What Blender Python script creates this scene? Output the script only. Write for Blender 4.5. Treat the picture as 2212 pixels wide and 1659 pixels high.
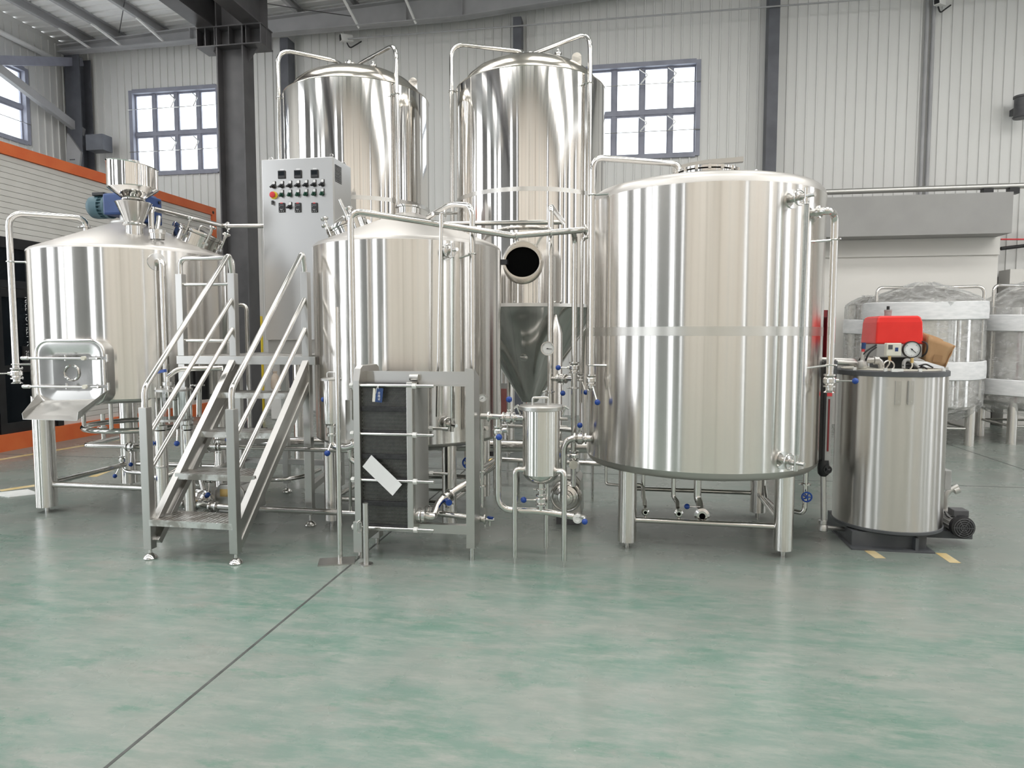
import bpy, bmesh, math, random
from math import sin, cos, pi, radians, sqrt, atan2, hypot
from mathutils import Vector, Matrix
random.seed(7)
scn = bpy.context.scene
for o in list(bpy.data.objects): bpy.data.objects.remove(o)
COL = scn.collection

# ------------------------------------------------------------------ camera
F, PITCH, YAW, EYE = 1475.0, radians(3.97), radians(9.5), 1.5
cd = bpy.data.cameras.new('camera'); cam = bpy.data.objects.new('camera', cd); COL.objects.link(cam)
cam.location = (0, 0, EYE); cam.rotation_euler = (pi/2 - PITCH, 0, YAW)
cd.sensor_width = 36.0; cd.lens = F/2212*36.0; cd.clip_start = .05; cd.clip_end = 200
scn.camera = cam

# ------------------------------------------------------------------ world, daylight, exposure
w = bpy.data.worlds.new('overcast_sky'); scn.world = w; w.use_nodes = True
bg = w.node_tree.nodes['Background']; bg.inputs[0].default_value = (.93, .965, 1, 1); bg.inputs[1].default_value = 3.2
scn.view_settings.view_transform = 'Standard'; scn.view_settings.look = 'None'
scn.view_settings.exposure = 0.36; scn.view_settings.gamma = 1.0; scn.view_settings.use_curve_mapping = False
try:
    cy = scn.cycles; cy.max_bounces = 8; cy.diffuse_bounces = 3; cy.glossy_bounces = 5; cy.transmission_bounces = 4; cy.transparent_max_bounces = 8
except Exception: pass
# the hall: x -11.48..12.5, y -4..13, closed gable roof with added area lights under it
WX0, WX1, WY0, WY1, RIDGE = -11.48, 12.5, -4.0, 13.0, 1.5
def roof_z(x): return 7.52 + .045*(min(x, 2*RIDGE - x) + 11.3)
FILL_Y = [(6.2, 8.0), (2.2, 4.0), (-1.8, 0)]          # strips of added light under the closed roof, out of view
FILL_L = 4.9                                                            # radiance of the added lights; the roof sheet has no panels there
def area_light(name, loc, rot, sx, sy, rad, col=(1, .985, .96)):
    l = bpy.data.lights.new(name, 'AREA'); l.shape = 'RECTANGLE'; l.size = sx; l.size_y = sy
    l.energy = rad*pi*sx*sy; l.color = col
    o = bpy.data.objects.new(name, l); COL.objects.link(o); o.location = loc; o.rotation_euler = rot
    return o
for (a, b) in FILL_Y:
    for (x0, x1) in ((-10.2, -2.2), (-1.0, 1.0), (2.0, 4.0), (5.2, 11.8)):
        xm = (x0+x1)/2; sl = math.atan(.045) if xm < RIDGE - .5 else (-math.atan(.045) if xm > RIDGE+.3 else 0)
        area_light('added_roof_light', (xm, (a+b)/2, roof_z(xm) - .02), (0, -sl, 0), x1-x0, b-a, FILL_L)

# ------------------------------------------------------------------ pixel -> place helpers (photo is 2212 x 1659)
def ray(px, py):
    xc = (px - 1106)/F; yc = -(py - 829.5)/F
    d = (xc, cos(PITCH) + yc*sin(PITCH), -sin(PITCH) + yc*cos(PITCH))
    c, s = cos(YAW), sin(YAW)
    return Vector((c*d[0] - s*d[1], s*d[0] + c*d[1], d[2]))
def A(px, py, Y):
    d = ray(px, py); return Vector((0, 0, EYE)) + d*(Y/d.y)
def AX(px, py, X):
    d = ray(px, py); return Vector((0, 0, EYE)) + d*(X/d.x)
def AZ(px, py, z):
    d = ray(px, py); return Vector((0, 0, EYE)) + d*((z - EYE)/d.z)
def V(*a): return Vector(a)
XA, YA, ZA = V(1, 0, 0), V(0, 1, 0), V(0, 0, 1)

# ------------------------------------------------------------------ materials
M = {}
def mat(name, col=(.8, .8, .8), rough=.5, metal=0., spec=.5, **k):
    m = bpy.data.materials.new(name); m.use_nodes = True; nt = m.node_tree
    b = nt.nodes['Principled BSDF']
    b.inputs['Base Color'].default_value = (*col, 1); b.inputs['Roughness'].default_value = rough
    b.inputs['Metallic'].default_value = metal; b.inputs['Specular IOR Level'].default_value = spec
    for kk, vv in k.items(): b.inputs[kk].default_value = vv
    M[name] = m
    return m, nt, b
def N(nt, t, **k):
    n = nt.nodes.new(t)
    for a, v in k.items():
        if hasattr(n, a): setattr(n, a, v)
        else: n.inputs[a].default_value = v
    return n
def coords(nt, scale=(1, 1, 1), kind='Object'):
    tc = N(nt, 'ShaderNodeTexCoord'); mp = N(nt, 'ShaderNodeMapping')
    mp.inputs['Scale'].default_value = scale; nt.links.new(tc.outputs[kind], mp.inputs[0]); return mp.outputs[0]
def noise(nt, vec, scale=5, detail=3, rough=.5):
    n = N(nt, 'ShaderNodeTexNoise'); n.inputs['Scale'].default_value = scale; n.inputs['Detail'].default_value = detail
    n.inputs['Roughness'].default_value = rough; nt.links.new(vec, n.inputs['Vector']); return n.outputs[0]
def ramp(nt, fac, stops):
    r = N(nt, 'ShaderNodeValToRGB'); e = r.color_ramp.elements
    while len(e) < len(stops): e.new(.5)
    for i, (p, c) in enumerate(stops): e[i].position = p; e[i].color = (*c, 1) if len(c) == 3 else c
    nt.links.new(fac, r.inputs[0]); return r.outputs[0]
def vary(nt, b, vec, scale, c0, c1, lo=.35, hi=.65, detail=4):
    nt.links.new(ramp(nt, noise(nt, vec, scale, detail), [(lo, c0), (hi, c1)]), b.inputs['Base Color'])
def bump(nt, b, h, dist, strength=1.):
    n = N(nt, 'ShaderNodeBump'); n.inputs['Distance'].default_value = dist; n.inputs['Strength'].default_value = strength
    nt.links.new(h, n.inputs['Height']); nt.links.new(n.outputs[0], b.inputs['Normal'])

def steel(name, col, rough, aniso=0., rot=.25, wave=0., grain=0., wscale=(9, 9, .35), wdet=2):
    m, nt, b = mat(name, col, rough, 1.0)
    if aniso:
        b.inputs['Anisotropic'].default_value = aniso; b.inputs['Anisotropic Rotation'].default_value = rot
        t = N(nt, 'ShaderNodeTangent'); t.direction_type = 'RADIAL'; t.axis = 'Z'
        nt.links.new(t.outputs[0], b.inputs['Tangent'])
    v = coords(nt, wscale)
    if grain:
        g = noise(nt, coords(nt, (3, 3, 260)), 3, 2); r = N(nt, 'ShaderNodeMapRange')
        r.inputs[3].default_value = rough - grain; r.inputs[4].default_value = rough + grain
        nt.links.new(g, r.inputs[0]); nt.links.new(r.outputs[0], b.inputs['Roughness'])
    if wave: bump(nt, b, noise(nt, v, 1.0, wdet), wave)
    return m
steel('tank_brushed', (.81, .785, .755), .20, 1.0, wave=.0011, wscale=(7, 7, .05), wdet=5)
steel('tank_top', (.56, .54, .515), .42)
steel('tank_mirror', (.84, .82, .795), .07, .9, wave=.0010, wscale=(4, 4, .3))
steel('cone_steel', (.58, .575, .55), .09)  # shell steel again, with the shaded floor's dark reflection put into its colour
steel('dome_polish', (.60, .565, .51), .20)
steel('weld_band', (.70, .68, .65), .36, .9)
steel('pipe', (.70, .685, .66), .11)
steel('satin', (.56, .55, .53), .32)
steel('dull', (.60, .59, .57), .42, grain=.05)
steel('cabinet_steel', (.60, .595, .585), .30)
steel('boiler_steel', (.62, .60, .575), .30, .97, wave=.003, wscale=(5, 5, .6))
steel('door_steel', (.66, .65, .63), .22)
steel('fitting', (.70, .69, .67), .16)
m, nt, b = mat('tread', (.70, .69, .67), .34, 1.0)
ch = N(nt, 'ShaderNodeTexVoronoi'); ch.inputs['Scale'].default_value = 1.0; ch.inputs['Randomness'].default_value = .15
nt.links.new(coords(nt, (30, 55, 30)), ch.inputs['Vector'])
bump(nt, b, ramp(nt, ch.outputs['Distance'], [(.18, (1, 1, 1)), (.34, (0, 0, 0))]), .004)
nt.links.new(ramp(nt, noise(nt, coords(nt), 9, 5), [(.42, (.40, .37, .34)), (.55, (.74, .73, .71))]), b.inputs['Base Color'])

# floor: scuffed green epoxy over grey
m, nt, b = mat('floor', rough=.3)
o3 = coords(nt)
big = noise(nt, coords(nt, (1, 1.7, 1)), .8, 9, .62)
c1 = ramp(nt, big, [(.34, (.135, .252, .197)), (.46, (.195, .282, .240)), (.55, (.248, .300, .266)), (.68, (.285, .306, .274))])
def over(base, fac, col):
    m_ = N(nt, 'ShaderNodeMix'); m_.data_type = 'RGBA'; m_.inputs[7].default_value = (*col, 1)
    nt.links.new(fac, m_.inputs[0]); nt.links.new(base, m_.inputs[6]); return m_.outputs[2]
c2 = over(c1, ramp(nt, noise(nt, coords(nt, (.9, 3.2, 1)), 4.2, 12, .75), [(.44, (0, 0, 0)), (.66, (.85,)*3)]), (.345, .365, .33))
c2 = over(c2, ramp(nt, noise(nt, coords(nt, (1, 2.4, 1)), 2.7, 12, .74), [(.55, (0, 0, 0)), (.68, (.7,)*3)]), (.085, .232, .167))
c2 = over(c2, ramp(nt, noise(nt, coords(nt, (1.2, 3, 1)), 1.3, 10, .7), [(.58, (0, 0, 0)), (.70, (.6,)*3)]), (.32, .30, .27))
c2 = over(c2, ramp(nt, noise(nt, coords(nt, (10, 2.2, 1)), 6, 12, .85), [(.635, (0, 0, 0)), (.70, (.6,)*3)]), (.52, .54, .50))
c2 = over(c2, ramp(nt, noise(nt, coords(nt, (3, 12, 1)), 5, 12, .85), [(.635, (0, 0, 0)), (.70, (.6,)*3)]), (.50, .53, .49))
# greyer from the vessel row back: shade put into the floor colour
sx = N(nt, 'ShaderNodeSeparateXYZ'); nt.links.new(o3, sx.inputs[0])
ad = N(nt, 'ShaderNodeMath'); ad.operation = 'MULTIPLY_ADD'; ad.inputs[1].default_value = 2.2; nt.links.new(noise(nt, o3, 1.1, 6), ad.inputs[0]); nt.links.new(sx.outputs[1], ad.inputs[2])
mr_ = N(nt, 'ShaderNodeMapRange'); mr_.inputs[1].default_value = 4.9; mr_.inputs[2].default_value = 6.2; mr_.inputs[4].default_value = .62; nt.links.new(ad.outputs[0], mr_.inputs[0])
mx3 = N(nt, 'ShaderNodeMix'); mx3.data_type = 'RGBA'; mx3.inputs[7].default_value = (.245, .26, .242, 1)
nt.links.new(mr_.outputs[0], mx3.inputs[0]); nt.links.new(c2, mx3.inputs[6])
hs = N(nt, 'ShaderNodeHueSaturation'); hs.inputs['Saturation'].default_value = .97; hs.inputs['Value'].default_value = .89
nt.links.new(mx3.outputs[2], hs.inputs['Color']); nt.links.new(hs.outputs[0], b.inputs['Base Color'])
nt.links.new(ramp(nt, noise(nt, o3, 2.1, 5), [(.3, (.19,)*3), (.7, (.36,)*3)]), b.inputs['Roughness'])
bump(nt, b, noise(nt, o3, 14, 4), .0012)

def plain(name, c0, c1, scale, rough, vs=(1, 1, 1), metal=0, **k):
    m, nt, b = mat(name, c0, rough, metal, **k); vary(nt, b, coords(nt, vs), scale, c0, c1); return nt, b
plain('wall_panel', (.70, .70, .68), (.77, .77, .755), .9, .42, (1, 1, .3))
plain('cream_panel', (.89, .81, .735), (.93, .865, .80), .8, .5, (1, 1, .1))
plain('seam_brown', (.40, .34, .27), (.46, .40, .33), 2, .6)
plain('roof_sheet', (.86, .86, .85), (.92, .92, .91), .5, .5)
plain('beam_grey', (.36, .36, .37), (.44, .44, .45), 2, .5)
plain('column_dark', (.060, .058, .060), (.085, .082, .085), 3, .38)
plain('column_blue', (.085, .09, .105), (.12, .125, .145), 3, .45)
plain('partition_white', (.80, .78, .74), (.84, .82, .78), .7, .7)
plain('fascia_grey', (.34, .335, .325), (.37, .365, .355), 2, .6)
plain('orange', (.80, .155, .045), (.86, .20, .06), 3, .45)
plain('plank', (.74, .72, .68), (.80, .78, .745), 2, .55)
plain('black', (.012, .012, .014), (.02, .02, .022), 6, .4)
plain('rubber', (.014, .014, .016), (.03, .03, .032), 20, .6)
plain('dark_metal', (.075, .075, .08), (.11, .11, .115), 9, .45)
plain('boiler_grey', (.075, .08, .088), (.10, .105, .112), 6, .42)
plain('knob_blue', (.012, .055, .30), (.016, .075, .36), 9, .22)
plain('gear_blue', (.015, .045, .16), (.024, .065, .21), 7, .4)
plain('motor_teal', (.045, .105, .135), (.065, .135, .165), 7, .42)
plain('muted_red', (.30, .10, .09), (.38, .15, .14), 6, .35)
plain('brown_tape', (.32, .18, .085), (.36, .21, .10), 6, .5)
plain('red_paint', (.80, .018, .014), (.86, .028, .02), 4, .25)
plain('dark_red', (.16, .012, .016), (.22, .02, .024), 4, .4)
plain('alu_grey', (.36, .36, .355), (.42, .42, .415), 8, .5)
plain('cardboard', (.40, .235, .115), (.50, .31, .165), 5, .75)
plain('cardboard_dark', (.05, .03, .018), (.08, .05, .03), 5, .8)
plain('paper', (.80, .80, .80), (.86, .86, .86), 4, .6)
plain('foam', (.78, .79, .80), (.90, .90, .91), 7, .65, (1, 1, 4))
plain('white_plastic', (.78, .78, .76), (.84, .84, .82), 5, .35)
plain('ivory', (.72, .70, .60), (.78, .76, .68), 5, .4)
plain('yellow', (.78, .56, .03), (.84, .64, .05), 5, .35)
plain('floor_paint', (.55, .40, .16), (.62, .52, .32), 6, .5)
plain('green_knob', (.006, .045, .028), (.01, .07, .04), 9, .3)
plain('red_knob', (.62, .03, .04), (.7, .05, .06), 9, .3)
plain('red_label', (.72, .05, .06), (.78, .08, .09), 9, .4)
plain('tag_blue', (.018, .05, .16), (.024, .065, .20), 9, .45)
plain('brass', (.62, .42, .16), (.72, .52, .24), 9, .3, metal=1)
plain('frame_blue', (.27, .28, .34), (.32, .33, .40), 5, .5)
plain('shutter_grey', (.13, .13, .13), (.17, .17, .17), 2, .5)
plain('plank_gap', (.54, .53, .50), (.58, .57, .54), 2, .6)
plain('glass_black', (.008, .011, .014), (.014, .018, .022), 2, .06)
plain('concrete_dark', (.06, .065, .06), (.10, .105, .10), 12, .7)
plain('gasket', (.016, .016, .018), (.035, .035, .037), 60, .45)
plain('plate_edge', (.30, .30, .29), (.40, .40, .385), 40, .38, metal=.8)
plain('silver_plate', (.30, .30, .285), (.35, .35, .335), 3, .45)
plain('beige_bag', (.62, .50, .40), (.70, .60, .50), 8, .7)
plain('dirt_film', (.62, .64, .62), (.74, .75, .73), 8, .45)
mat('hole', (.002, .002, .002), .9, 0, .05)
def glassy(name, tint, fac, rough=.03):
    m = bpy.data.materials.new(name); m.use_nodes = True; nt = m.node_tree; M[name] = m
    for n in list(nt.nodes): nt.nodes.remove(n)
    out = N(nt, 'ShaderNodeOutputMaterial'); mix = N(nt, 'ShaderNodeMixShader'); tr = N(nt, 'ShaderNodeBsdfTransparent')
    gl = N(nt, 'ShaderNodeBsdfGlossy'); tr.inputs[0].default_value = (*tint, 1); gl.inputs['Roughness'].default_value = rough
    lw = N(nt, 'ShaderNodeLayerWeight'); lw.inputs[0].default_value = fac
    nt.links.new(lw.outputs[1], mix.inputs[0]); nt.links.new(tr.outputs[0], mix.inputs[1]); nt.links.new(gl.outputs[0], mix.inputs[2])
    nt.links.new(mix.outputs[0], out.inputs[0]); return nt, mix, gl
glassy('glass', (.93, .95, .96), .12); glassy('sight_glass', (.86, .89, .88), .25)
nt, mix, gl = glassy('film', (.93, .94, .94), .3, .12)     # crumpled stretch wrap
bn = N(nt, 'ShaderNodeBump'); bn.inputs['Distance'].default_value = .05
nt.links.new(noise(nt, coords(nt, (3, 3, 9)), 3, 6, .7), bn.inputs['Height']); nt.links.new(bn.outputs[0], gl.inputs['Normal'])
df = N(nt, 'ShaderNodeBsdfDiffuse'); df.inputs[0].default_value = (.9, .89, .88, 1); m2 = N(nt, 'ShaderNodeMixShader'); m2.inputs[0].default_value = .5
nt.links.new(gl.outputs[0], m2.inputs[1]); nt.links.new(df.outputs[0], m2.inputs[2]); nt.links.new(m2.outputs[0], mix.inputs[2])
nt.links.new(ramp(nt, noise(nt, coords(nt, (2, 2, 5)), 4, 8, .75), [(.38, (.08,)*3), (.64, (.62,)*3)]), mix.inputs[0])

# ------------------------------------------------------------------ mesh builder
def frame_of(d):
    d = d.normalized(); u = d.cross(ZA)
    if u.length < 1e-4: u = d.cross(XA)
    u.normalize(); return u, d.cross(u).normalized()
class MB:
    def __init__(s): s.v = []; s.f = []
    def add(s, vs, fs):
        k = len(s.v); s.v += [Vector(q) for q in vs]; s.f += [tuple(i + k for i in q) for q in fs]; return s
    def box(s, x0, x1, y0, y1, z0, z1):
        return s.add([(x, y, z) for z in (z0, z1) for y in (y0, y1) for x in (x0, x1)],
                     [(0, 2, 3, 1), (4, 5, 7, 6), (0, 1, 5, 4), (2, 6, 7, 3), (0, 4, 6, 2), (1, 3, 7, 5)])
    def cbox(s, c, sx, sy, sz): return s.box(c[0]-sx/2, c[0]+sx/2, c[1]-sy/2, c[1]+sy/2, c[2]-sz/2, c[2]+sz/2)
    def bar(s, p0, p1, w, h, up=None):
        p0, p1 = Vector(p0), Vector(p1); d = (p1-p0).normalized()
        u = Vector(up) if up is not None else (ZA if abs(d.z) < .98 else YA)
        a = d.cross(u).normalized(); c = a.cross(d).normalized()
        q = [p + a*(i*w/2) + c*(j*h/2) for p in (p0, p1) for j in (-1, 1) for i in (-1, 1)]
        return s.add(q, [(0, 2, 3, 1), (4, 5, 7, 6), (0, 1, 5, 4), (2, 6, 7, 3), (0, 4, 6, 2), (1, 3, 7, 5)])
    def rings(s, rs, close=True, cap0=True, cap1=True):
        n = len(rs[0]); vs = [q for r in rs for q in r]; fs = []
        for i in range(len(rs)-1):
            for j in range(n if close else n-1):
                k = (j+1) % n; fs.append((i*n+j, i*n+k, (i+1)*n+k, (i+1)*n+j))
        if cap0: fs.append(tuple(range(n-1, -1, -1)))
        if cap1: fs.append(tuple((len(rs)-1)*n + j for j in range(n)))
        return s.add(vs, fs)
    def lathe(s, o, d, prof, n=24, cap0=True, cap1=True):
        o, d = Vector(o), Vector(d).normalized(); u, v = frame_of(d)
        return s.rings([[o + d*z + (u*cos(2*pi*j/n) + v*sin(2*pi*j/n))*max(r, 1e-5) for j in range(n)] for r, z in prof], True, cap0, cap1)
    def cyl(s, p0, p1, r, r1=None, n=16):
        p0, p1 = Vector(p0), Vector(p1)
        return s.lathe(p0, p1-p0, [(r, 0), (r if r1 is None else r1, (p1-p0).length)], n)
    def tube(s, pts, r, bend=.06, n=12, seg=6):
        P = [Vector(p) for p in pts]; out = [P[0]]
        for i in range(1, len(P)-1):
            a, b_, c = P[i-1], P[i], P[i+1]; d0 = (a-b_); d1 = (c-b_)
            t = min(bend, d0.length*.49, d1.length*.49); q0 = b_ + d0.normalized()*t; q1 = b_ + d1.normalized()*t
            for k in range(seg+1):
                f = k/seg; out.append(q0*(1-f)**2 + b_*2*f*(1-f) + q1*f*f)
        out.append(P[-1])
        T = []
        for i in range(len(out)):
            d = (out[min(i+1, len(out)-1)] - out[max(i-1, 0)]); T.append(d.normalized())
        u, v = frame_of(T[0]); rs = []
        for i, p in enumerate(out):
            if i: 
                u = (u - T[i]*u.dot(T[i])).normalized(); v = T[i].cross(u)
            rs.append([p + (u*cos(2*pi*j/n) + v*sin(2*pi*j/n))*r for j in range(n)])
        return s.rings(rs)
    def ball(s, c, r, n=12): return s.lathe(Vector(c) - ZA*r, ZA, [(r*sin(pi*k/8), r - r*cos(pi*k/8)) for k in range(9)], n)
    def torus(s, c, d, R, r, n=32, m=8, a0=0, a1=2*pi):
        c, d = Vector(c), Vector(d).normalized(); u, v = frame_of(d); full = abs(a1-a0-2*pi) < 1e-6
        rs = []
        for i in range(n + (0 if full else 1)):
            a = a0 + (a1-a0)*i/n; e = u*cos(a) + v*sin(a)
            rs.append([c + e*(R + r*cos(2*pi*j/m)) + d*(r*sin(2*pi*j/m)) for j in range(m)])
        if full: rs.append(rs[0])
        return s.rings(rs, True, not full, not full)
    def prism(s, poly, vec):
        P = [Vector(p) for p in poly]; vec = Vector(vec); n = len(P)
        return s.add(P + [p + vec for p in P], [tuple(range(n-1, -1, -1)), tuple(range(n, 2*n))] +
                     [(i, (i+1) % n, (i+1) % n + n, i + n) for i in range(n)])
    def build(s, name, m, parent=None, ang=38, bevel=0, seg=2):
        off = Vector((0, 0, 0)); q = parent
        while q is not None: off += q.location; q = q.parent
        me = bpy.data.meshes.new(name); me.from_pydata([tuple(p - off) for p in s.v], [], s.f); me.validate()
        bm = bmesh.new(); bm.from_mesh(me); bmesh.ops.recalc_face_normals(bm, faces=bm.faces); bm.to_mesh(me); bm.free()
        me.materials.append(M[m])
        if ang: me.shade_smooth(); me.set_sharp_from_angle(angle=radians(ang))
        o = bpy.data.objects.new(name, me); COL.objects.link(o); o.parent = parent
        if bevel:
            bv = o.modifiers.new('bevel', 'BEVEL'); bv.width = bevel; bv.segments = seg; bv.limit_method = 'ANGLE'; bv.angle_limit = radians(50)
        return o
def thing(name, label, cat, loc, group=None):
    o = bpy.data.objects.new(name, None); o.empty_display_size = .1; COL.objects.link(o); o.location = loc
    return tag(o, label, cat, group)
def tag(o, label, cat, group=None):
    o['label'] = label; o['category'] = cat
    if group: o['group'] = group
    return o
def struct(o, label=None):
    o['kind'] = 'structure'
    if label: o['label'] = label
    return o
def share(name, me, parent, loc, scale=(1, 1, 1), rotz=0):
    o = bpy.data.objects.new(name, me); COL.objects.link(o); o.parent = parent; o.location = loc; o.scale = scale
    if rotz: o.rotation_euler = (0, 0, rotz)
    return o
def text(name, body, m, parent, origin, right, up, size, depth=.0006):
    """lettering as thin mesh, lower left corner at origin, running along `right`"""
    c = bpy.data.curves.new(name, 'FONT'); c.body = body; c.size = size; c.extrude = depth
    t = bpy.data.objects.new(name, c); COL.objects.link(t); bpy.context.view_layer.update()
    me = bpy.data.meshes.new_from_object(t.evaluated_get(bpy.context.evaluated_depsgraph_get()))
    bpy.data.objects.remove(t); bpy.data.curves.remove(c)
    right, up = Vector(right).normalized(), Vector(up).normalized(); nn = right.cross(up); off = Vector((0, 0, 0)); q = parent
    while q is not None: off += q.location; q = q.parent
    for v in me.vertices: v.co = Vector(origin) - off + right*v.co.x + up*v.co.y + nn*v.co.z
    me.materials.clear(); me.materials.append(M[m])
    o = bpy.data.objects.new(name, me); COL.objects.link(o); o.parent = parent; return o
# ---- sanitary fittings
def clamp(p, d, r, parent, m='fitting', wing=None):
    p, d = Vector(p), Vector(d).normalized(); b = MB().lathe(p - d*r*.45, d, [(r*1.02, 0), (r*1.75, r*.2), (r*1.75, r*.7), (r*1.02, r*.9)], 16)
    u = Vector(wing).normalized() if wing is not None else frame_of(d)[1]
    b.cyl(p + u*r*1.5, p + u*r*2.5, r*.25, n=8); q = p + u*r*2.5; e = u.cross(d)
    b.cyl(q - e*r*.7, q + e*r*.7, r*.2, n=8)
    return b.build('clamp', m, parent)
def valve(p, d, r, hdir, hl, parent, knob='knob_blue', ends=True):
    p, d, h = Vector(p), Vector(d).normalized(), Vector(hdir).normalized()
    b = MB().lathe(p - d*r*2.1, d, [(r*1.05, 0), (r*1.8, r*.15), (r*1.8, r*.6), (r*1.25, r*.75), (r*1.55, r*1.1), (r*1.9, r*1.5), (r*1.9, r*2.7),
                                  (r*1.55, r*3.1), (r*1.25, r*3.45), (r*1.8, r*3.6), (r*1.8, r*4.05), (r*1.05, r*4.2)], 18)
    for s_ in (-1.75, 1.75):
        u = frame_of(d)[0]; q = p + d*r*s_ + u*r*1.7; b.cyl(q, q + u*r*.9, r*.22, n=8); e = q + u*r*.9; b.cyl(e - d*r*.5, e + d*r*.5, r*.18, n=8)
    b.cyl(p, p + h*r*2.5, r*.55, n=10)
    vb = b.build('valve', 'fitting', parent)
    MB().cyl(p + h*r*2.2, p + h*hl, max(.0055, r*.2), n=8).build('handle', 'fitting', vb)
    MB().ball(p + h*hl, .021).build('knob', knob, vb)
    return vb
def gauge(p, face, r, parent, stem=None, name='gauge', dial='white_plastic', ring='fitting', ang=.6):
    p, f = Vector(p), Vector(face).normalized(); u, v = frame_of(f)
    g = MB().lathe(p - f*.03, f, [(r*.9, 0), (r, .006), (r, .028), (r*.97, .034), (r*.9, .034), (r*.88, .026)], 28, True, False).build(name, ring, parent)
    MB().lathe(p - f*.006, f, [(r*.89, 0), (r*.89, .003)], 28).build('dial', dial, g)
    e = (u*cos(ang) + v*sin(ang)); b = MB().bar(p - e*r*.2 + f*.002, p + e*r*.62 + f*.002, r*.07, .002, f); b.cyl(p, p + f*.005, r*.09, n=10)
    b.build('needle', 'black', g)
    t = MB()
    for k in range(21):
        a = radians(-45 + 270*k/20); e = u*cos(a) + v*sin(a); t.bar(p + e*r*(.70 if k % 5 else .62) - f*.0015, p + e*r*.82 - f*.0015, r*.025, .001, f)
    t.build('scale', 'black', g)
    if stem is not None: MB().tube([p - f*.015, Vector(stem)], .009).build('stem', 'fitting', g)
    return g

# ================================================================== THE HALL
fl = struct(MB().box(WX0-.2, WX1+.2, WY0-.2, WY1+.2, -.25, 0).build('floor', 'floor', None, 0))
jx = -1.775
for (y0, y1, x) in ((-3.9, 13, jx), (-3.9, 13, 4.45)):
    MB().box(x-.007, x+.007, y0, y1, 0, .0012).build('expansion_joint', 'concrete_dark', fl, 0)
MB().box(-11, 12, 7.45, 7.462, 0, .0012).build('expansion_joint', 'concrete_dark', fl, 0)
# worn yellow floor lines
for (p, q, wd) in ((AZ(0, 1060, 0), AZ(82, 1048, 0), .1), (AZ(-60, 1003, 0), AZ(268, 948, 0), .1), (AZ(200, 1030, 0), AZ(255, 1008, 0), .09), (AZ(1878, 1190, 0), AZ(1902, 1206, 0), .07), (AZ(2032, 1195, 0), AZ(2064, 1216, 0), .07)):
    MB().bar(p + ZA*.0008, q + ZA*.0008, wd, .0012).build('floor_line', 'floor_paint', fl, 0)

PW = .165
pm = MB().prism([(0, 0, 0), (PW, 0, 0), (PW, -.012, 0), (.044, -.012, 0), (.038, -.032, 0), (.014, -.032, 0), (.008, -.012, 0), (0, -.012, 0)], (0, 0, 1))
def panel_mesh(m):
    o = pm.build('panel', m, None, 0); me = o.data; bpy.data.objects.remove(o); return me
PM = panel_mesh('wall_panel')
def sheet(name, kind, m, holes, a0, a1, c, top, t=.04):
    """a wall sheet in plane x=c ('x') or y=c ('y') spanning a0..a1, with rectangular holes (a, b, z0, z1)"""
    cuts = sorted({a0, a1, *[h[0] for h in holes], *[h[1] for h in holes]} | ({RIDGE} if kind == 'y' else set())); b = MB()
    for u0, u1 in zip(cuts, cuts[1:]):
        um = (u0+u1)/2; segs = [(0, None)]
        for h in holes:
            if h[0] <= um <= h[1]: segs = [(0, h[2]), (h[3], None)]
        for z0, z1 in segs:
            t0, t1 = (top(u0), top(u1)) if z1 is None else (z1, z1)
            q = [(u0, z0), (u1, z0), (u1, t1), (u0, t0)]
            if t0 - z0 < .01: continue
            if kind == 'y': b.prism([(x, c, z) for x, z in q], (0, t, 0))
            else: b.prism([(c, y, z) for y, z in q], (t, 0, 0))
    return struct(b.build(name, m, None, 0))
W1 = (-10.16, -8.16, 4.84, 6.55); W2 = (-.78, 1.24, 4.76, 6.44)
wb = sheet('wall_back', 'y', 'wall_panel', [W1, W2], WX0, WX1, WY1, roof_z)
x = WX0
while x < 9.2:
    segs = [(0, roof_z(x) - .12)]
    for W in (W1, W2):
        if x + PW > W[0] and x < W[1]:
            segs = [(0, W[2]), (W[3], roof_z(x) - .12)] if (x + PW/2 > W[0] and x + PW/2 < W[1]) else segs
    for z0, z1 in segs: share('panel', PM, wb, (x, WY1, z0), (1, 1, z1 - z0))
    x += PW
# screw rows as tiny dimples are left to the panels; west wall
p3a, p3b = AX(53, 150, WX0), AX(45, 303, WX0)
W3 = (p3a.y - 2.0, p3a.y, AX(53, 300, WX0).z - .1, AX(45, 152, WX0).z + .05)
DW = [(-3.6, -2.2, 0, 7.0), (-.3, 1.2, 0, 7.0), (3.2, 5.4, 0, 7.0)]
topw = lambda y: roof_z(WX0)
wl = sheet('wall_left', 'x', 'wall_panel', [W3] + DW, WY0, WY1, WX0, topw, -.04)
y = WY1 - PW
while y > 9.3:
    ym = y + PW/2
    for z0, z1 in ([(0, W3[2]), (W3[3], topw(0) - .1)] if W3[0] < ym < W3[1] else [(0, topw(0) - .1)]):
        share('panel', PM, wl, (WX0, y, z0), (1, 1, z1-z0), pi/2)
    y -= PW
b = MB(); y = 9.0
while y > WY0:
    if not any(h[0] - .06 < y < h[1] + .02 for h in DW): b.box(WX0, WX0+.03, y, y+.035, 0, topw(0)-.1)
    y -= PW
b.build('panel_ribs', 'wall_panel', wl, 0)['kind'] = 'stuff'
DR = [(-11.1, -9.4, 0, 7.0), (-5.6, -4.85, 0, 7.2), (-3.45, -3.25, 0, 7.2), (6.4, 6.7, 0, 7.2)]
wr = sheet('wall_front', 'y', 'cream_panel', DR, WX0, WX1, WY0, roof_z, -.04)
b = MB(); x = WX0 + .1
while x < WX1:
    if not any(h[0] - .06 < x < h[1] + .02 for h in DR): b.box(x, x + .04, WY0, WY0 + .03, 0, roof_z(x) - .1)
    x += PW
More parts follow.
